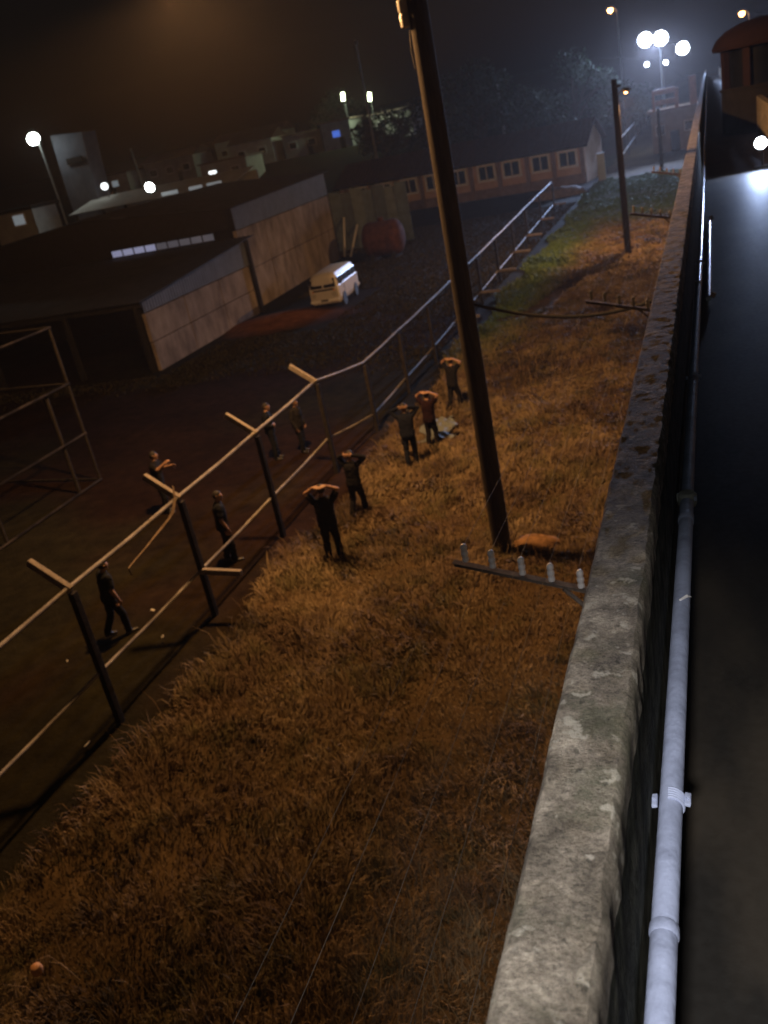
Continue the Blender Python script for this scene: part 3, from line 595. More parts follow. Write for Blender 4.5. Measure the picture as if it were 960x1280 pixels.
# ------------------------------------------------------------------ blue-grey sheet fence, tank, offcuts
SF = thing('sheet_fence', (-25.5, 70, 0), 'patched fence of blue grey metal sheets between the hall and the ochre building', 'fence')
for i in range(7):
    x0 = -28.6+i*.92; h = 4.3+.5*RNG.random(); mb = MB(); corrug(mb, (x0, 70+.1*(i%2), .1), (x0, 70+.1*(i%2), h), (x0+.96, 70+.1*(i%2), .1), (x0+.96, 70+.1*(i%2), h-.15*RNG.random()), 7, .03)
    mb.build('metal_sheet', mat('blue_sheet_%d' % (i % 3), ((.10,.14,.17), (.07,.10,.13), (.14,.18,.20))[i % 3], .5, .35, 2, metal=.2), SF)
for x0 in (-28.5, -25.4, -22.3): MB().box((x0, 70.25, 2.2), (.12, .12, 4.5)).build('post', M_post, SF)
TK = thing('rusty_tank', (-22.0, 62.4, 0), 'rusty round drum tank lying on its side behind the van', 'tank')
MB().lathe([(.3,-1.45),(.8,-1.38),(1.1,-1.2),(1.2,-1.0),(1.2,1.0),(1.1,1.2),(.8,1.38),(.3,1.45)], (-22.0, 62.4, 1.42), 28, axis='X').build('drum', M_rust, TK, smooth=True)
for xx in (-22.8, -21.2):
    MB().box((xx, 62.4, .24), (.25, 1.7, .5)).build('cradle', M_post, TK)
    MB().lathe([(1.205,-.05),(1.24,-.05),(1.24,.05),(1.205,.05)], (xx, 62.4, 1.42), 28, axis='X').build('hoop', M_rust, TK)
MB().tube([(-22, 62.4, 2.55), (-22, 62.4, 2.85)], .22, 14).build('hatch', M_rust, TK)
for (a, b, l) in (((-27.0, 66.9, .05), (-27.6, 69.8, 2.6), 'pale pipe offcut leaning against the blue grey sheets, nearer the hall'), ((-26.3, 66.4, .05), (-26.6, 69.8, 1.9), 'shorter pale pipe offcut leaning against the sheets, nearer the tank')):
    tag(MB().tube([a, b], .09, 10).build('pipe_offcut', M_white, smooth=True), l, 'pipe', 'pipe offcuts')

# ------------------------------------------------------------------ van
V = thing('van', (-20.3, 47.9, 0), 'old cream minibus parked in front of the cement hall', 'van', rz=R(5))
def section(y, hw, z0, z1, belt, tuck):   # half profile of the body at station y
    return [(hw*.86, z0), (hw*.97, z0+.10), (hw, z0+.32), (hw, belt), (hw-.03, belt+.03), (hw-tuck, z1-.22), (hw-tuck-.10, z1-.06), (hw-tuck-.28, z1-.005), (0, z1)]
st = [(-2.14,.70,.42,1.10,.95,.02),(-2.12,.80,.36,1.66,1.16,.16),(-2.05,.845,.33,1.78,1.18,.15),(-1.9,.86,.31,1.90,1.18,.13),(-1.6,.865,.30,1.94,1.18,.12),(0,.87,.30,1.95,1.18,.11),(1.6,.865,.30,1.94,1.18,.12),(1.98,.85,.32,1.88,1.18,.15),(2.12,.81,.36,1.72,1.16,.2),(2.16,.70,.45,1.5,1.1,.2)]
mb = MB(); vs = []
for s_ in st:
    h = section(*s_); ring = [(-x_, s_[0], z_) for x_, z_ in h] + [(x_, s_[0], z_) for x_, z_ in h[-2::-1]]; vs += ring
k = 17; fs = [(i*k+j, i*k+(j+1)%k, (i+1)*k+(j+1)%k, (i+1)*k+j) for i in range(len(st)-1) for j in range(k)] + [tuple(range(k)), tuple(range((len(st)-1)*k, len(st)*k))[::-1]]
mb.add(vs, fs); mb.build('body', M_van, V, smooth=True, local=True)
for sx in (-1, 1):
    MB().box((sx*.38, -2.095, 1.44), (.68, .05, .48), rx=R(-9), bev=.04).build('windscreen', M_glass, V, local=True)
    for yy_, L in ((-1.45, .72), (-.52, .80), (.42, .80), (1.36, .80)):
        MB().box((sx*.822, yy_, 1.47), (.05, L, .40), ry=R(-9*sx), bev=.03).build('side_window', M_glass, V, local=True)
    hl = MB().lathe([(.02,-.05),(.10,-.045),(.115,-.01),(.115,.03)], (sx*.58, -2.15, .84), 16, axis='Y').build('headlight', M_lens, V, True, True)
    MB().lathe([(.112,-.03),(.13,-.03),(.13,.03),(.112,.03)], (sx*.58, -2.15, .84), 16, axis='Y').build('headlight_ring', M_chrome, hl, True, True)
    MB().lathe([(.01,-.03),(.05,-.02),(.055,.03)], (sx*.60, -2.15, 1.06), 12, axis='Y').build('indicator', M_amber, V, True, True)
    MB().box((sx*.66, 2.15, .95), (.12, .05, .28), bev=.02).build('tail_light', M_red, V, local=True)
    MB().box((sx*.95, -1.72, 1.36), (.12, .05, .2), bev=.02).build('mirror', M_black, V, local=True)
    MB().box((sx*.872, -.98, .85), (.02, .012, 1.1)).build('door_seam', M_black, V, local=True)
    MB().box((sx*.885, -1.12, 1.02), (.03, .16, .03), bev=.008).build('door_handle', M_chrome, V, local=True)
    for yy_ in (-1.28, 1.14):
        MB().lathe([(.36,-.04),(.37,-.02),(.37,.05),(.36,.06)], (sx*.84, yy_, .40), 20, axis='X').build('wheel_arch', M_black, V, True, True)
        wh = MB().lathe([(.20,-.09),(.29,-.09),(.325,-.05),(.325,.05),(.29,.09),(.20,.09)], (sx*.80, yy_, .325), 22, axis='X').build('tyre', M_black, V, True, True)
        MB().lathe([(.03,-.1),(.10,-.1),(.19,-.06),(.20,.06),(.10,.1),(.03,.1)], (sx*.80, yy_, .325), 18, axis='X').build('hubcap', M_chrome, wh, True, True)
MB().box((0, -2.22, .52), (1.66, .10, .16), bev=.04).build('front_bumper', M_white, V, local=True)
MB().box((0, 2.22, .52), (1.66, .10, .16), bev=.04).build('rear_bumper', M_white, V, local=True)
MB().box((0, -2.28, .56), (.42, .012, .12)).build('number_plate', M_grey, V, local=True)
MB().box((0, -2.155, 1.10), (1.25, .03, .10), bev=.012).build('air_grille', M_black, V, local=True)
MB().box((0, 2.13, 1.42), (1.1, .06, .42), rx=R(9), bev=.04).build('rear_window', M_glass, V, local=True)

# ------------------------------------------------------------------ people
def capsule(a, b, ra, rb, n=14):
    a, b = Vector(a), Vector(b); d = (b-a); L = d.length; d.normalize()
    up = Vector((0,0,1)) if abs(d.z) < .9 else Vector((1,0,0)); u = (up-d*up.dot(d)).normalized(); v = d.cross(u)
    prof = [(math.sin(t)*ra, -math.cos(t)*ra) for t in (0.12, .5, 1.0, 1.5708)] + [((ra+rb)/2*1.03, L*.5)] + [(math.cos(t)*rb, L+math.sin(t)*rb) for t in (0, .55, 1.05, 1.45)]
    vs = [a+d*h+(u*math.cos(6.2832*j/n)+v*math.sin(6.2832*j/n))*r for r, h in prof for j in range(n)]
    k = len(prof); fs = [(i*n+j, i*n+(j+1)%n, (i+1)*n+(j+1)%n, (i+1)*n+j) for i in range(k-1) for j in range(n)] + [tuple(range(n))[::-1], tuple(range((k-1)*n, k*n))]
    return vs, fs
def loft(rings, n=20):
    vs = []
    for (cx, cy, z, rx, ry) in rings:
        for j in range(n):
            a = 6.2832*j/n; c_, s_ = math.cos(a), math.sin(a)
            vs.append(Vector((cx+rx*math.copysign(abs(c_)**.85, c_), cy+ry*math.copysign(abs(s_)**.85, s_), z)))
    k = len(rings); fs = [(i*n+j, i*n+(j+1)%n, (i+1)*n+(j+1)%n, (i+1)*n+j) for i in range(k-1) for j in range(n)] + [tuple(range(n))[::-1], tuple(range((k-1)*n, k*n))]
    return vs, fs
def ellip(c, r, n=16, m_=10):
    vs = []; c = Vector(c)
    for i in range(m_+1):
        t = -math.pi/2+math.pi*(i+.02)/(m_+.04)
        for j in range(n): vs.append(c+Vector((r[0]*math.cos(t)*math.cos(6.2832*j/n), r[1]*math.cos(t)*math.sin(6.2832*j/n), r[2]*math.sin(t))))
    fs = [(i*n+j, i*n+(j+1)%n, (i+1)*n+(j+1)%n, (i+1)*n+j) for i in range(m_) for j in range(n)] + [tuple(range(n))[::-1], tuple(range(m_*n, (m_+1)*n))]
    return vs, fs
SK = mat('skin', (.33, .19, .12), .6, .12, 14); SKD = mat('skin_dark', (.20, .115, .075), .6, .12, 14)
HR = mat('dark_hair', (.02, .016, .013), .7, .3, 40); SH = mat('dark_shoe', (.03, .028, .026), .5, .2, 12)
def cloth(name, c): return mat(name, c, .9, .3, 9, bump=.5, bscale=22)
CL_ = {'black': cloth('black_cloth', (.010,.0095,.0105)), 'navy': cloth('navy_cloth', (.009,.0115,.020)), 'maroon': cloth('maroon_cloth', (.018,.007,.0075)), 'char': cloth('charcoal_cloth', (.018,.0165,.016)), 'uni': cloth('uniform_cloth', (.009,.010,.012))}
def hand(parts, wrist, dirv, palm_n, L=.18, curl=.35, side=1, mat_i='skin'):
    d = Vector(dirv).normalized(); n_ = Vector(palm_n); n_ = (n_-d*n_.dot(d)).normalized(); s_ = d.cross(n_)*side; w = Vector(wrist)
    for q in (-.5, -.17, .17, .5): parts.append((mat_i, capsule(w+d*.015+s_*q*.04, w+d*.088+s_*q*.062, .017, .0125, 8)))
    for q, l in ((-.5,.062),(-.17,.074),(.17,.080),(.5,.072)):
        b0 = w+d*.09+s_*q*.068; b1 = b0+(d+n_*curl).normalized()*l*.55; b2 = b1+(d+n_*curl*2.4).normalized()*l*.5
        parts.append((mat_i, capsule(b0, b1, .0098, .009, 8))); parts.append((mat_i, capsule(b1, b2, .009, .0075, 8)))
    t0 = w+d*.03+s_*.028; t1 = t0+(d*.55+s_*.8+n_*.3).normalized()*.045; t2 = t1+(d*.85+s_*.3+n_*.5).normalized()*.035
    parts.append((mat_i, capsule(t0, t1, .0125, .011, 8))); parts.append((mat_i, capsule(t1, t2, .011, .009, 8)))
def person(loc, face, label, group, h=1.74, arms='head', stride=.0, top='black', bottom='black', sleeve='short', skin=SK, bend=0.0, headturn=0.0, width=1.0, cap=False, hold=None):
    """local frame: facing +Y"""
    P = []; W = width; T = 'shirt'
    by = bend
    hipy, s0 = 0.0, stride
    P.append((T, loft([(0, hipy-.01, .86, .196*W, .148), (0, hipy-.01, .93, .198*W, .148), (0, by*.25, 1.08, .184*W, .138), (0, by*.55, 1.22, .192*W, .142), (0, by*.85, 1.34, .204*W, .140), (0, by, 1.42, .192*W, .115), (0, by+.005, 1.465, .13*W, .08), (0, by+.01, 1.50, .07, .065)])))
    P.append(('pants', loft([(0, hipy, .80, .13*W, .11), (0, hipy-.012, .88, .168*W, .122), (0, hipy-.01, .945, .165*W, .118), (0, hipy-.005, .985, .152*W, .108)])))
    nk = Vector((0, by+.015, 1.48)); hd = Vector((0, by*1.15+.045, 1.635))
    P.append(('skin', capsule(nk, hd-Vector((0, .01, .06)), .058, .055)))
    ct, sn = math.cos(headturn), math.sin(headturn); hr = lambda x_, y_, z_: hd+Vector((x_*ct-y_*sn, x_*sn+y_*ct, z_))
    vs, fs = ellip((0,0,0), (.078, .098, .118), 20, 14)
    nv = []
    for v in vs:
        t = max(0, -v.z/.118); v = Vector((v.x*(1-.28*t), v.y*(1-.12*t)+.012*t, v.z)); nv.append(hr(*v))
    P.append(('skin', (nv, fs)))
    P.append(('skin', capsule(hr(0, .092, .012), hr(0, .112, -.022), .010, .015, 8)))       # nose
    P.append(('skin', capsule(hr(-.022, .088, -.066), hr(.022, .088, -.066), .009, .009, 8))) # mouth
    P.append(('skin', capsule(hr(0, .075, -.10), hr(0, .078, -.105), .022, .018, 8)))
    for sx in (-1, 1):
        P.append(('skin', capsule(hr(sx*.080, -.005, -.018), hr(sx*.084, -.012, .018), .012, .015, 8)))
        ky = s0*sx
        hip = Vector((sx*.088*W, hipy, .90)); kn = Vector((sx*.098*W, hipy+ky*.30+.03+abs(s0)*.06*(1 if ky > 0 else 0), .49)); an = Vector((sx*.10*W, hipy+ky*.5-(.10*abs(s0)/.3 if ky < 0 else 0), .095+(.07*abs(s0)/.3 if ky < 0 else 0)))
        P.append(('pants', capsule(hip, kn, .104, .080))); P.append(('pants', capsule(kn, an+Vector((0, 0, .02)), .080, .072)))
        toe = an+Vector((sx*.02, .17, -.055 if ky >= 0 else -.085)); P.append(('shoe', capsule(an+Vector((0, -.035, -.045)), toe, .046, .038, 12))); P.append(('shoe', capsule(an+Vector((0, -.01, -.03)), an+Vector((0, .07, -.05)), .05, .042, 12)))
        shd = Vector((sx*.185*W, by, 1.405)); am = arms[0 if sx < 0 else 1] if isinstance(arms, (tuple, list)) else arms
        if am == 'head': el = Vector((sx*.345, by+.05, 1.60)); wr = Vector((sx*.135, by*1.1-.035, 1.735)); hdir = Vector((-sx*.9, -.35, .02)); pn = Vector((0, .55, -.8))
        elif am == 'nape': el = Vector((sx*.36, by+.10, 1.55)); wr = Vector((sx*.15, by-.06, 1.66)); hdir = Vector((-sx*.9, -.25, .12)); pn = Vector((0, .9, -.1))
        elif am == 'down': el = Vector((sx*.245*W, by-.03, 1.13)); wr = Vector((sx*.235*W, by*.6+.07, .89)); hdir = Vector((0, .2, -1)); pn = Vector((-sx, 0, 0))
        elif am == 'fwd': el = Vector((sx*.22*W, by+.17, 1.20)); wr = Vector((sx*.07, by+.42, 1.27)); hdir = Vector((-sx*.15, 1, .05)); pn = Vector((-sx, 0, -.3))
        elif am == 'up': el = Vector((sx*.30*W, by+.16, 1.32)); wr = Vector((sx*.26, by+.38, 1.46)); hdir = Vector((0, .8, .5)); pn = Vector((-sx*.5, 0, -1))
        elif am == 'belt': el = Vector((sx*.27*W, by-.06, 1.15)); wr = Vector((sx*.12, by+.13, 1.06)); hdir = Vector((-sx*.8, .5, 0)); pn = Vector((0, -1, 0))
        P.append((T, capsule(shd-Vector((sx*.03, 0, .005)), shd, .075, .068)))
        up_l, fo_l = T, (T if sleeve == 'long' else 'skin')
        if sleeve == 'short':
            mid = shd.lerp(el, .62); P.append((T, capsule(shd, mid, .078, .078))); P.append(('skin', capsule(mid, el, .052, .046)))
        else: P.append((T, capsule(shd, el, .074, .062)))
        P.append((fo_l, capsule(el, wr, .048 if sleeve == 'short' else .060, .032 if sleeve == 'short' else .048)))
        hand(P, wr, hdir, pn, side=-sx, curl=.35 if am in ('head', 'nape') else .6)
    sc_ = h/1.745
    mb = MB(); pts = []; labs = []
    for l, (vs, fs) in P:
        mb.add(vs, fs)
        for f in fs:
            c = sum((Vector(vs[i]) for i in f), Vector())/len(f); pts.append(c); labs.append(l)
        for v in vs: pts.append(Vector(v)); labs.append(l)
    me0 = mb.mesh('body'); tmp = bpy.data.objects.new('tmp_body', me0); COL.objects.link(tmp)
    md = tmp.modifiers.new('r', 'REMESH'); md.mode = 'VOXEL'; md.voxel_size = .0115; sm = tmp.modifiers.new('s', 'SMOOTH'); sm.factor = .4; sm.iterations = 2
    dg = bpy.context.evaluated_depsgraph_get(); me = bpy.data.meshes.new_from_object(tmp.evaluated_get(dg)); bpy.data.objects.remove(tmp)
    kd = kdtree.KDTree(len(pts))
    for i, p_ in enumerate(pts): kd.insert(p_, i)
    kd.balance()
    order = ['skin', 'shirt', 'pants', 'shoe']; me.materials.clear()
    for mm in (skin, CL_[top], CL_[bottom], SH): me.materials.append(mm)
    me.polygons.foreach_set('material_index', [order.index(labs[kd.find(p_.center)[1]]) for p_ in me.polygons]); me.polygons.foreach_set('use_smooth', [True]*len(me.polygons))
    vn = np.array([v.co[:] for v in me.vertices]); nn_ = np.array([v.normal[:] for v in me.vertices]); vm = np.zeros(len(vn), bool)
    for p_ in me.polygons:
        if p_.material_index in (1, 2): vm[list(p_.vertices)] = True
    fo = .020*(fbm(vn[:, 0]*1.0+loc[0]*3, vn[:, 2]*1.6+vn[:, 1]*.8, 9)-.5) + .010*(vnoise(vn[:, 0]+vn[:, 2]*.7, vn[:, 2]*1.8-vn[:, 1], 26)-.5)
    vn = vn+nn_*(fo*vm)[:, None]; me.vertices.foreach_set('co', vn.ravel()); me.update()
    z0 = min(v.co.z for v in me.vertices)
    zg = gz(loc[0], loc[1])
    root = thing('person', (loc[0], loc[1], zg-z0*sc_-.012), label, 'person', group, rz=face); root.scale = (sc_,)*3
    o = bpy.data.objects.new('body', me); COL.objects.link(o); o.parent = root
    # hair / cap
    vs, fs = ellip((0,0,0), (.086, .104, .122), 18, 12); nv = []
    for v in vs:
        z_ = v.z
        lim = -.055 if v.y < .02 else (.045 if v.y > .05 else .0)
        if z_ < lim: v = Vector((v.x*.90, v.y*.90, lim))
        nv.append(hr(v.x, v.y-.006, v.z+.006))
    mbh = MB(); mbh.add(nv, fs)
    mbh.build('cap' if cap else 'hair', CL_['uni'] if cap else HR, root, True, True)
    if cap:
        mbb = MB(); mbb.box(hr(0, .12, .05), (.13, .09, .012), bev=.005); mbb.build('cap_peak', CL_['uni'], root, True, True)
    for sx in (-1, 1):
        mbe = MB(); mbe.add(*ellip(hr(sx*.03, .089, .008), (.012, .008, .007), 8, 5)); mbe.build('eye', SH, root, True, True)
    if hold == 'torch':
        a_ = Vector((0, by+.50, 1.28)); MB().tube([a_, a_+Vector((.0, .16, .01))], [.018, .024], 10).build('torch', M_black, root, True, True)
    return root
PR, GU = 'people walking in file with their hands on their heads', 'officers in dark uniform behind the fence'
person((-8.2, 16.2), R(14), 'person in dark top with bare raised forearms, hands on head, last of the file', PR, 1.80, 'head', .16, 'black', 'black', 'short', SK, .05, .0, 1.08)
person((-8.42, 18.5), R(-8), 'person in black with hands clasped behind the head, second from the end of the file', PR, 1.70, 'nape', .26, 'black', 'black', 'long', SK, .04)
person((-8.0, 21.7), R(10), 'broad person in navy walking left of the maroon clad person, elbows wide', PR, 1.74, 'nape', .18, 'navy', 'navy', 'long', SKD, .06, .0, 1.1)
person((-7.72, 22.9), R(-14), 'person in maroon top with hands on head beside the white sheet', PR, 1.68, 'head', .14, 'maroon', 'black', 'short', SK, .03)
person((-7.85, 26.1), R(-20), 'slim person leading the file, bare arms raised onto the head', PR, 1.70, 'head', .30, 'black', 'black', 'short', SK, .06)
person((-10.9, 16.3), R(-55), 'officer close behind the fence opposite the last of the file', GU, 1.78, 'down', .12, 'uni', 'uni', 'short', SK, .02, R(-15))
person((-12.75, 22.9), R(-70), 'officer standing behind the fence, nearer the cage, of the two side by side', GU, 1.80, 'belt', .0, 'uni', 'uni', 'long', SK, .0)
person((-12.05, 23.4), R(-100), 'officer standing close to the fence kink, of the two side by side', GU, 1.70, 'down', .1, 'char', 'uni', 'long', SKD, .02)
person((-11.9, 13.1), R(-30), 'officer walking behind the fence beneath the hanging rag', GU, 1.72, 'down', .28, 'uni', 'uni', 'short', SK, .05, .0, 1.05)
person((-14.5, 19.3), R(-75), 'officer with both arms held out, standing by the pipe cage', GU, 1.80, ('fwd', 'up'), .08, 'black', 'uni', 'short', SK, .02, R(20))

# crumpled white sheet in the grass
def sheet(name, c, w_, l_, label, cat, material, hmax=.35, rz=0, seed=1):
    n, m_ = 16, 22; vs = []
    for i in range(m_):
        for j in range(n):
            u, v = (j/(n-1)-.5)*w_, (i/(m_-1)-.5)*l_
            z = .10+hmax*fbm(np.array([u*3+seed*9]), np.array([v*3.]), 1.3)[0]**1.5 + .03*math.sin(u*19+v*7)
            x_ = u*(1+.25*math.sin(v*5+seed)); vs.append((c[0]+x_*math.cos(rz)-v*math.sin(rz), c[1]+x_*math.sin(rz)+v*math.cos(rz), gz(c[0], c[1])+z))
    k = len(vs); vs2 = [(a_, b_, q-.012) for a_, b_, q in vs]
    fs = [(i*n+j, i*n+j+1, (i+1)*n+j+1, (i+1)*n+j) for i in range(m_-1) for j in range(n-1)]; f2 = [tuple(q+k for q in f[::-1]) for f in fs]
    bd = [j for j in range(n)] + [i*n+n-1 for i in range(1, m_)] + [(m_-1)*n+j for j in range(n-2, -1, -1)] + [i*n for i in range(m_-2, 0, -1)]
    sd = [(bd[i], bd[(i+1)%len(bd)], bd[(i+1)%len(bd)]+k, bd[i]+k) for i in range(len(bd))]
    mb = MB(); mb.add(vs+vs2, fs+f2+sd); return tag(mb.build(name, material, smooth=True), label, cat)
sheet('white_sheet', (-7.9, 24.1, 0), .95, 2.0, 'crumpled white sheet lying in the grass behind the maroon clad person', 'sheet', M_sheet, .16, R(12))
for i, (x, y, s_, l) in enumerate(((-10.2, 9.58, .06, 'bright paper scrap on the bare strip below the lower rail, near the left edge'), (-10.7, 12.85, .045, 'small pale scrap on the soil beside the second post'), (-12.4, 11.95, .035, 'tiny pale scrap on the dark yard far behind the rails'), (-11.6, 13.9, .05, 'pale scrap by the feet of the officer under the rag'))):
    q = sheet('paper_scrap', (x, y, 0), s_, s_*1.8, l, 'litter', M_paper, .05, R(30*i), i+2); q['group'] = 'paper scraps'
cp = MB().lathe([(.02,0),(.06,.0),(.075,.05),(.06,.11),(.03,.13)], (-7.97, 5.5, gz(-7.97, 5.5)+.12), 14).build('crushed_cup', mat('orange_cup', (.5,.26,.12), .6, .2, 20), smooth=True)
tag(cp, 'crushed orange cup in the grass near the bottom left corner', 'litter')

# ------------------------------------------------------------------ floodlights and lamps
def floodlight(root, c, target, size, material, nm='floodlight'):
    c = Vector(c); d = (Vector(target)-c).normalized(); q = d.to_track_quat('-Y', 'Z').to_matrix().to_4x4(); T_ = Matrix.Translation(c) @ q
    def part(mb, name, m_, par):
        mb.v = [tuple(T_ @ Vector(v)) for v in mb.v]; return mb.build(name, m_, par, smooth=True)
    r = size*.5
    h = part(MB().lathe([(r*.25, r*.95), (r*.45, r*.9), (r*.8, r*.55), (r*1.02, r*.1), (r*1.06, -r*.02), (r*.98, r*.02)], (0, 0, 0), 24, axis='Y'), nm, M_grey, root)
    part(MB().lathe([(r*.05, -r*.10), (r*.55, -r*.08), (r*.9, -r*.0), (r*.93, r*.06)], (0, 0, 0), 24, axis='Y'), 'lens', material, h)
    for s_ in (-1, 1): part(MB().box((s_*1.12*r, .3*r, -.5*r), (.08*r, .2*r, 1.3*r), bev=.02*r), 'yoke', M_grey, h)
    return h
BLUE = (0.45, 0.60, 1.0)
mast = thing('light_mast', (-5.0, 121, 0), 'tall mast carrying blinding blue white floodlights at the far end of the wall', 'light mast')
MB().tube([(-5.0, 121, -.2), (-5.0, 121, 12.6)], [.2, .11], 14).build('shaft', M_galvd, mast, smooth=True)
MB().tube([(-6.9, 121, 11.6), (-5, 121, 11.6), (-2.4, 121, 10.4)], .06, 8).build('crossbar', M_galvd, mast, smooth=True)
for (x, z, s_) in ((-6.6, 11.9, 1.7), (-4.9, 11.7, 1.7), (-2.6, 10.2, 1.5)):
    floodlight(mast, (x, 120.4, z), (x*.5, 40, 3), s_, M_led)
for (x, z) in ((-6.6, 9.3), (-4.5, 9.1)): floodlight(mast, (x, 120.2, z), (x, 40, 3), .5, M_led)
light('flood_lamp', 'SPOT', (-5.6, 119.6, 11.7), 170000, BLUE, mast, target=(-3.5, 68, 0), size=.5, cone=42, blend=1.0)
light('mast_fill', 'POINT', (-7.6, 121.5, 11.9), 4000, BLUE, mast, size=.5)  # added omni fill without its own fixture, brightens the far rails
light('flood_lamp', 'SPOT', (-2.6, 119.6, 10.2), 9000, BLUE, mast, target=(0.3, 40, 5), size=.4, cone=70, blend=1.0)
wk = thing('walkway_floodlight', (.9, 20.3, ZF+.01), 'low blue white floodlight standing on the walkway at the right edge', 'floodlight')
MB().box((.93, 20.35, ZF+.03), (.3, .3, .03), bev=.006).build('base', M_grey, wk)
MB().tube([(.93, 20.35, ZF+.03), (.93, 20.35, ZF+.42)], .02, 8).build('stem', M_grey, wk)
floodlight(wk, (.90, 20.2, 6.83), (.15, 12, 6.2), .24, M_led)
light('walkway_lamp', 'SPOT', (.88, 20.05, 6.83), 170, BLUE, wk, target=(.2, 12, 6.2), size=.08, cone=150, blend=.5)
# floodlight on the wall behind the camera
bk = thing('wall_floodlight', (1.15, -2.6, ZF), 'pole floodlight on the walkway behind the viewpoint', 'floodlight')
MB().tube([(1.1, -2.6, ZF), (1.1, -2.6, 9.9), (.8, -2.6, 10.3), (0, -2.6, 10.45)], .04, 10).build('shaft', M_galvd, bk, smooth=True)
floodlight(bk, (-.05, -2.4, 10.3), (-.2, .8, 7), .4, M_ledwarm)
light('wall_lamp', 'SPOT', (-.05, -2.22, 10.15), 1900, (1.0, .95, .91), bk, target=(-.2, .75, 7), size=.15, cone=35, blend=1.0)

# sodium street lamps far off
for (x, y, z, l) in ((-12.6, 150, 17.6, 'far orange street lamp above the floodlight mast'), (4.8, 150, 13.4, 'far orange street lamp beyond the round guard turret')):
    sl_ = thing('street_lamp', (x, y, 0), l, 'street lamp', 'far orange street lamps')
    MB().tube([(x+.8, y, gz(x, y)-.1), (x+.8, y, z-.3), (x+.5, y, z+.1), (x, y, z+.15)], [.12, .08, .06, .05], 10).build('post', M_galvd, sl_, smooth=True)
    hd_ = MB().lathe([(.05,-.6),(.2,-.5),(.26,0),(.18,.5),(.06,.6)], (x-.1, y, z+.2), 12, axis='X').build('lamp_head', M_grey, sl_, smooth=True)
    MB().lathe([(.04,-.45),(.3,-.3),(.42,0),(.3,.2)], (x-.1, y-.05, z-.05), 12).build('lamp_lens', M_sod, hd_, smooth=True)

# ------------------------------------------------------------------ round guard turret
tr = thing('guard_turret', (1.45, 31, ZF), 'round guard turret with a terracotta rim rising beside the walkway', 'turret')
MB().lathe([(1.12, 0), (1.12, 1.15), (1.16, 1.16), (1.16, 1.24), (1.12, 1.25)], (1.45, 31, ZF+.01), 32).build('parapet_drum', M_dark, tr, smooth=True)
for k in range(8):
    a_ = 6.2832*(k+.5)/8; MB().box((1.45+1.06*math.cos(a_), 31+1.06*math.sin(a_), ZF+1.75), (.16, .2, 1.0), rz=a_).build('window_post', M_brickred, tr)
MB().lathe([(1.0, 0), (1.0, 1.0), (.9, 1.01)], (1.45, 31, ZF+1.25), 32).build('window_glass', M_glass, tr, smooth=True)
MB().lathe([(1.12, 0), (1.3, .02), (1.34, .12), (1.22, .32), (.95, .52), (.55, .66), (.1, .72)], (1.45, 31, ZF+2.25), 32).build('domed_roof', M_brickred, tr, smooth=True)

# ------------------------------------------------------------------ gatehouse at the far end
gh = thing('gatehouse', (-4, 113, 0), 'small tan gatehouse with orange beams at the far end of the strip', 'gatehouse')
MB().box((-3.6, 114, 2.1), (5.0, 4, 4.2)).build('wall', M_tan, gh)
MB().box((-3.6, 114, 4.35), (5.8, 4.8, .25)).build('roof', M_plinth, gh)
for x in (-5.2, -2.2):
    f_ = MB().box((x, 111.97, 2.4), (1.0, .08, 1.1)).build('window', M_white, gh); MB().box((x, 111.9, 2.4), (.8, .05, .9)).build('pane', M_glass, f_)
MB().box((-3.7, 111.96, 1.05), (.95, .08, 2.1)).build('door', M_dark, gh)
for (c, d) in (((-4.6, 111.2, 6.3), (2.4, .35, .5)), ((-4.4, 111.0, 5.2), (2.2, .35, .5)), ((-1.6, 111.1, 5.9), (.7, .4, 2.8)), ((-3.3, 111.3, 5.4), (.4, .3, 2.0)), ((-5.7, 111.3, 5.4), (.3, .3, 2.0))):
    MB().box(c, d, bev=.04).build('beam', M_orange, gh)

# ------------------------------------------------------------------ tower, lit shelter and slender mast at left
tw = thing('water_tower', (-51, 70, 0), 'tall pale slab water tower beside the bright floodlight on the far left', 'tower')
MB().prism([(-52.4, 0), (-50.0, 0), (-49.6, 10.6), (-49.4, 13.0), (-52.6, 13.3), (-52.7, 9)], 70, 72, 'Y').build('shaft', mat('grey_tower_render', (.11,.115,.13), .9, .25, .7), tw)
MB().box((-50.9, 69.95, 11.0), (1.6, .1, .5)).build('louvre', M_dark, tw)
MB().tube([(-53.2, 69.6, -.1), (-53.6, 69.6, 13.5)], .09, 10).build('lamp_pole', M_galvd, tw, smooth=True)
floodlight(tw, (-53.9, 69.4, 13.3), (-40, 55, 4), 1.15, M_ledwarm)
light('tower_lamp', 'SPOT', (-53.8, 69.1, 13.2), 350, (.86, .97, 1.0), tw, target=(-42, 58, 4), size=.3, cone=160, blend=.5)
sh = thing('roofed_shelter', (-43, 69, 0), 'long pale roofed shelter behind the hall, lit by a floodlight', 'shelter')
mb = MB(); corrug(mb, (-50.5, 66.4, 6.85), (-50.5, 70.5, 7.7), (-34.6, 66.4, 6.85), (-34.6, 70.5, 7.7), 50, .03); mb.build('roof', M_house, sh)
MB().box((-42.5, 70.6, 3.7), (16, .2, 7.4)).build('back_wall', M_house2, sh)
for x in (-50, -45, -40, -35): MB().box((x, 66.7, 3.4), (.2, .2, 6.8)).build('post', M_dark, sh)
for x, w_ in ((-40.4, 1.5), (-38.0, 1.2), (-36.3, 1.3)):
    MB().box((x, 66.3, 7.05), (w_, .06, .28)).build('lit_panel', M_litdim, sh)
floodlight(sh, (-41.8, 65.9, 7.75), (-38, 50, 3), .8, M_ledwarm)
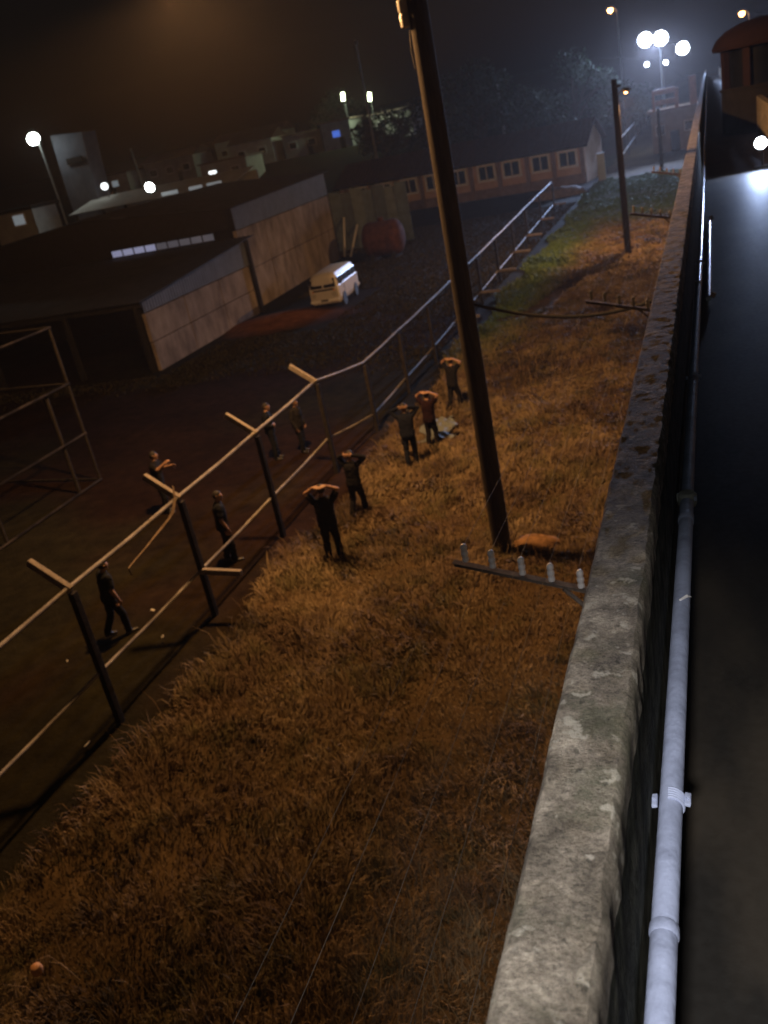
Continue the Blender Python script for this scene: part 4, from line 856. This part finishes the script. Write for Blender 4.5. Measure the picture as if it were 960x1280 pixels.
light('shelter_lamp', 'SPOT', (-41.8, 65.6, 7.7), 500, (.86, .97, 1.0), sh, target=(-39, 52, 5), size=.25, cone=165, blend=.5)
sm_ = thing('slender_mast', (-39.3, 114.5, 0), 'slender pale mast rising behind the hall', 'mast')
MB().tube([(-39.3, 114.5, gz(-39.3, 114.5)-.2), (-39.3, 114.5, 18.6)], [.22, .10], 10).build('shaft', M_house2, sm_, smooth=True)
MB().box((-39.3, 114.5, 18.3), (.5, .3, .4)).build('cap', M_grey, sm_)

# ------------------------------------------------------------------ hillside houses
def house(x, y, w_, d_, h, label, wall_m, roof='gable', lit=None, nwin=3, rz=0.0):
    z0 = gz(x, y)-.4; hs = thing('hillside_house', (x, y, z0), label, 'house', 'far houses on the rise', rz=rz)
    MB().box((0, 0, h/2), (w_, d_, h)).build('wall', wall_m, hs, local=True)
    if roof == 'gable':
        MB().prism([(-d_/2-.4, h+.02), (d_/2+.4, h+.02), (0, h+1.4)], -w_/2-.4, w_/2+.4, 'X').build('roof', M_tile, hs, local=True)
    else: MB().box((0, 0, h+.14), (w_+.6, d_+.6, .24)).build('roof', M_plinth, hs, local=True)
    for i in range(nwin):
        xx = (i+.5)/nwin*w_-w_/2
        f_ = MB().box((xx, -d_/2-.02, h*.6), (1.5, .1, 1.2)).build('window', M_white, hs, local=True)
        MB().box((xx, -d_/2-.09, h*.6), (1.25, .06, .95)).build('pane', (lit[1] if lit and lit[0] == i else M_glass), f_, local=True)
    MB().box((w_*.18, -d_/2-.02, 1.05), (.9, .08, 2.1)).build('door', M_dark, hs, local=True)
    return hs
HS = ((-101, 148, 11, 7, 3.6, 'pale far house above the shelter with one dim blue lit window', M_house, 'flat', (1, M_litdim), 2),
      (-88, 150, 10, 7, 4.2, 'grey far house right of the short pole on the rise', M_house2, 'gable', None, 3),
      (-70.0, 135, 8, 6, 3.8, 'far house with the brightest white lit window', M_house, 'flat', (0, M_lit), 2),
      (-73, 152, 8, 6, 4.2, 'limewashed far house with a gable roof near the middle of the row', M_house, 'gable', None, 2),
      (-63.5, 152, 7, 6, 3.8, 'small grey flat roofed far house next to the blue lit one', M_house2, 'flat', None, 2),
      (-56.5, 150, 5, 6, 4.4, 'far house glowing with a blue lit window', M_house2, 'flat', (0, M_litblue), 1),
      (-48, 153, 7, 6, 4.2, 'pale far house under the greenish tube lamps', M_house, 'flat', None, 2),
      (-82, 170, 14, 7, 5.0, 'higher far house behind the row, long tiled roof', M_house, 'gable', None, 4))
for q in HS: house(*q[:10 - 0] if len(q) == 10 else q)
# lit doorway lamps on the left
bl = thing('pump_hut', (-49.6, 61, 0), 'small dark hut with a dim lit window at the left edge', 'hut')
MB().box((-51.2, 62, 4.0), (4, 3, 8.0)).build('wall', M_house2, bl); MB().box((-51.2, 62, 8.15), (4.5, 3.5, .25)).build('roof', M_dark, bl)
f_ = MB().box((-50.6, 60.46, 7.4), (1.2, .1, .9)).build('window', M_white, bl); MB().box((-50.6, 60.38, 7.4), (1.0, .06, .7)).build('pane', M_litdim, f_)
wl_ = thing('wall_lamp', (-48.4, 69.4, 7.7), 'small round white lamp hanging below the water tower', 'lamp')
MB().lathe([(.04,-.3),(.25,-.2),(.32,0),(.25,.22),(.06,.3)], (-48.4, 69.5, 8.5), 14).build('globe', M_lit, wl_, smooth=True)
MB().tube([(-48.4, 69.7, 7.5), (-48.4, 69.7, 8.3)], .05, 8).build('stem', M_grey, wl_)
for (x, z, l) in ((-54.5, 14.2, 'greenish tube lamp on the hill, left of the slender mast'), (-50.1, 13.3, 'greenish tube lamp on the hill, behind the slender mast')):
    tl = thing('tube_lamp', (x, 148, 0), l, 'lamp', 'greenish tube lamps on the rise')
    MB().tube([(x, 148.2, gz(x, 148)-.2), (x, 148.2, z+.6)], .08, 8).build('post', M_grey, tl)
    MB().tube([(x-.05, 147.9, z-.6), (x+.1, 147.9, z+.6)], .28, 12).build('tube', M_tube, tl, smooth=True)
    light('tube_light', 'POINT', (x, 147.3, z), 900, (.8, 1.0, .62), tl, size=.3)
for (x, y, h, l) in ((-92, 143, 13.5, 'short pale post among the far houses'), (-23.5, 118, 10.6, 'short pale post in front of the dark trees')):
    tag(MB().tube([(x, y, gz(x, y)-.2), (x-.3, y, h)], [.2, .14], 8).build('hill_post', M_house2, smooth=True), l, 'post', 'hill posts')

# ------------------------------------------------------------------ trees
def tree(x, y, h, r, label, seed, n=2600):
    rn = np.random.default_rng(seed); z0 = gz(x, y); t = thing('tree', (x, y, z0-.2), label, 'tree', 'dark trees behind the ochre building')
    mb = MB(); th = h*.45; mb.tube([(x, y, z0-.3), (x+.1, y, z0+th*.5), (x-.1, y+.1, z0+th), (x, y, z0+h*.75)], [h*.035, h*.028, h*.02, h*.006], 10)
    cl = []
    for i in range(11):
        a_ = rn.random()*6.283; rr = r*(.35+.6*rn.random()); zz = z0+th*.9+(h-th)*rn.random()*.85
        tip = Vector((x+rr*math.cos(a_), y+rr*math.sin(a_), zz)); b_ = Vector((x, y, z0+th*(.6+.5*rn.random())))
        mb.tube([b_, b_.lerp(tip, .5)+Vector((0, 0, .3)), tip], [h*.014, h*.009, h*.003], 6); cl.append((tip, r*(.30+.22*rn.random())))
    mb.build('trunk', M_bark, t, smooth=True)
    cl.append((Vector((x, y, z0+h*.86)), r*.5)); P_ = []; per = n//len(cl)
    for c, cr in cl:
        d = rn.standard_normal((per, 3)); d /= np.linalg.norm(d, axis=1)[:, None]; P_.append(np.array(c)[None]+d*(cr*rn.random(per)**.4)[:, None]*np.array([[1, 1, .75]]))
    P_ = np.concatenate(P_); n = len(P_); u = rn.standard_normal((n, 3)); u /= np.linalg.norm(u, axis=1)[:, None]; v = np.cross(u, rn.standard_normal((n, 3))); v /= np.linalg.norm(v, axis=1)[:, None]
    s_ = (.10+.12*rn.random(n))[:, None]; Q = np.stack([P_-u*s_*1.5, P_+v*s_*.7, P_+u*s_*1.5, P_-v*s_*.7], 1).reshape(-1, 3)-np.array([[x, y, z0-.2]])
    me = bpy.data.meshes.new('crown'); me.from_pydata(Q.tolist(), [], np.arange(n*4).reshape(n, 4).tolist()); me.materials.append(M_leaf)
    o = bpy.data.objects.new('crown', me); COL.objects.link(o); o.parent = t
TR = ((-33, 116, 11, 4.6, 'dark bushy tree behind the near pole, left of the row'), (-26.5, 119, 14, 5.2, 'tall dark tree behind the roof of the ochre building'), (-20.5, 116, 10, 4.4, 'rounded dark tree above the middle of the tiled roof'),
      (-15.5, 122, 13, 5.0, 'tall dark tree beside the mast, above the gable'), (-41, 124, 9, 4.2, 'low dark tree by the slender mast'), (-62, 165, 9, 5, 'far dark tree above the small grey house'), (-10.5, 135, 8, 3.8, 'low tree beyond the far bright fence'))
for i, q in enumerate(TR): tree(*q, 100+i)

# ------------------------------------------------------------------ haze volume added for glow around the lamps
hz = MB().box((-30, 75, 14), (300, 260, 30)).build('haze', M_grey)
hz.data.materials.clear(); HM = bpy.data.materials.new('haze'); HM.use_nodes = True; ht = HM.node_tree; ht.nodes.clear()
vo = ht.nodes.new('ShaderNodeVolumePrincipled'); vo.inputs['Color'].default_value = (.95, .84, .78, 1); vo.inputs['Density'].default_value = .00032; vo.inputs['Anisotropy'].default_value = .6
ho = ht.nodes.new('ShaderNodeOutputMaterial'); ht.links.new(vo.outputs[0], ho.inputs['Volume']); hz.data.materials.append(HM)
tag(hz, 'thin haze added over the whole yard for glow around the lamps', 'haze', kind='stuff')
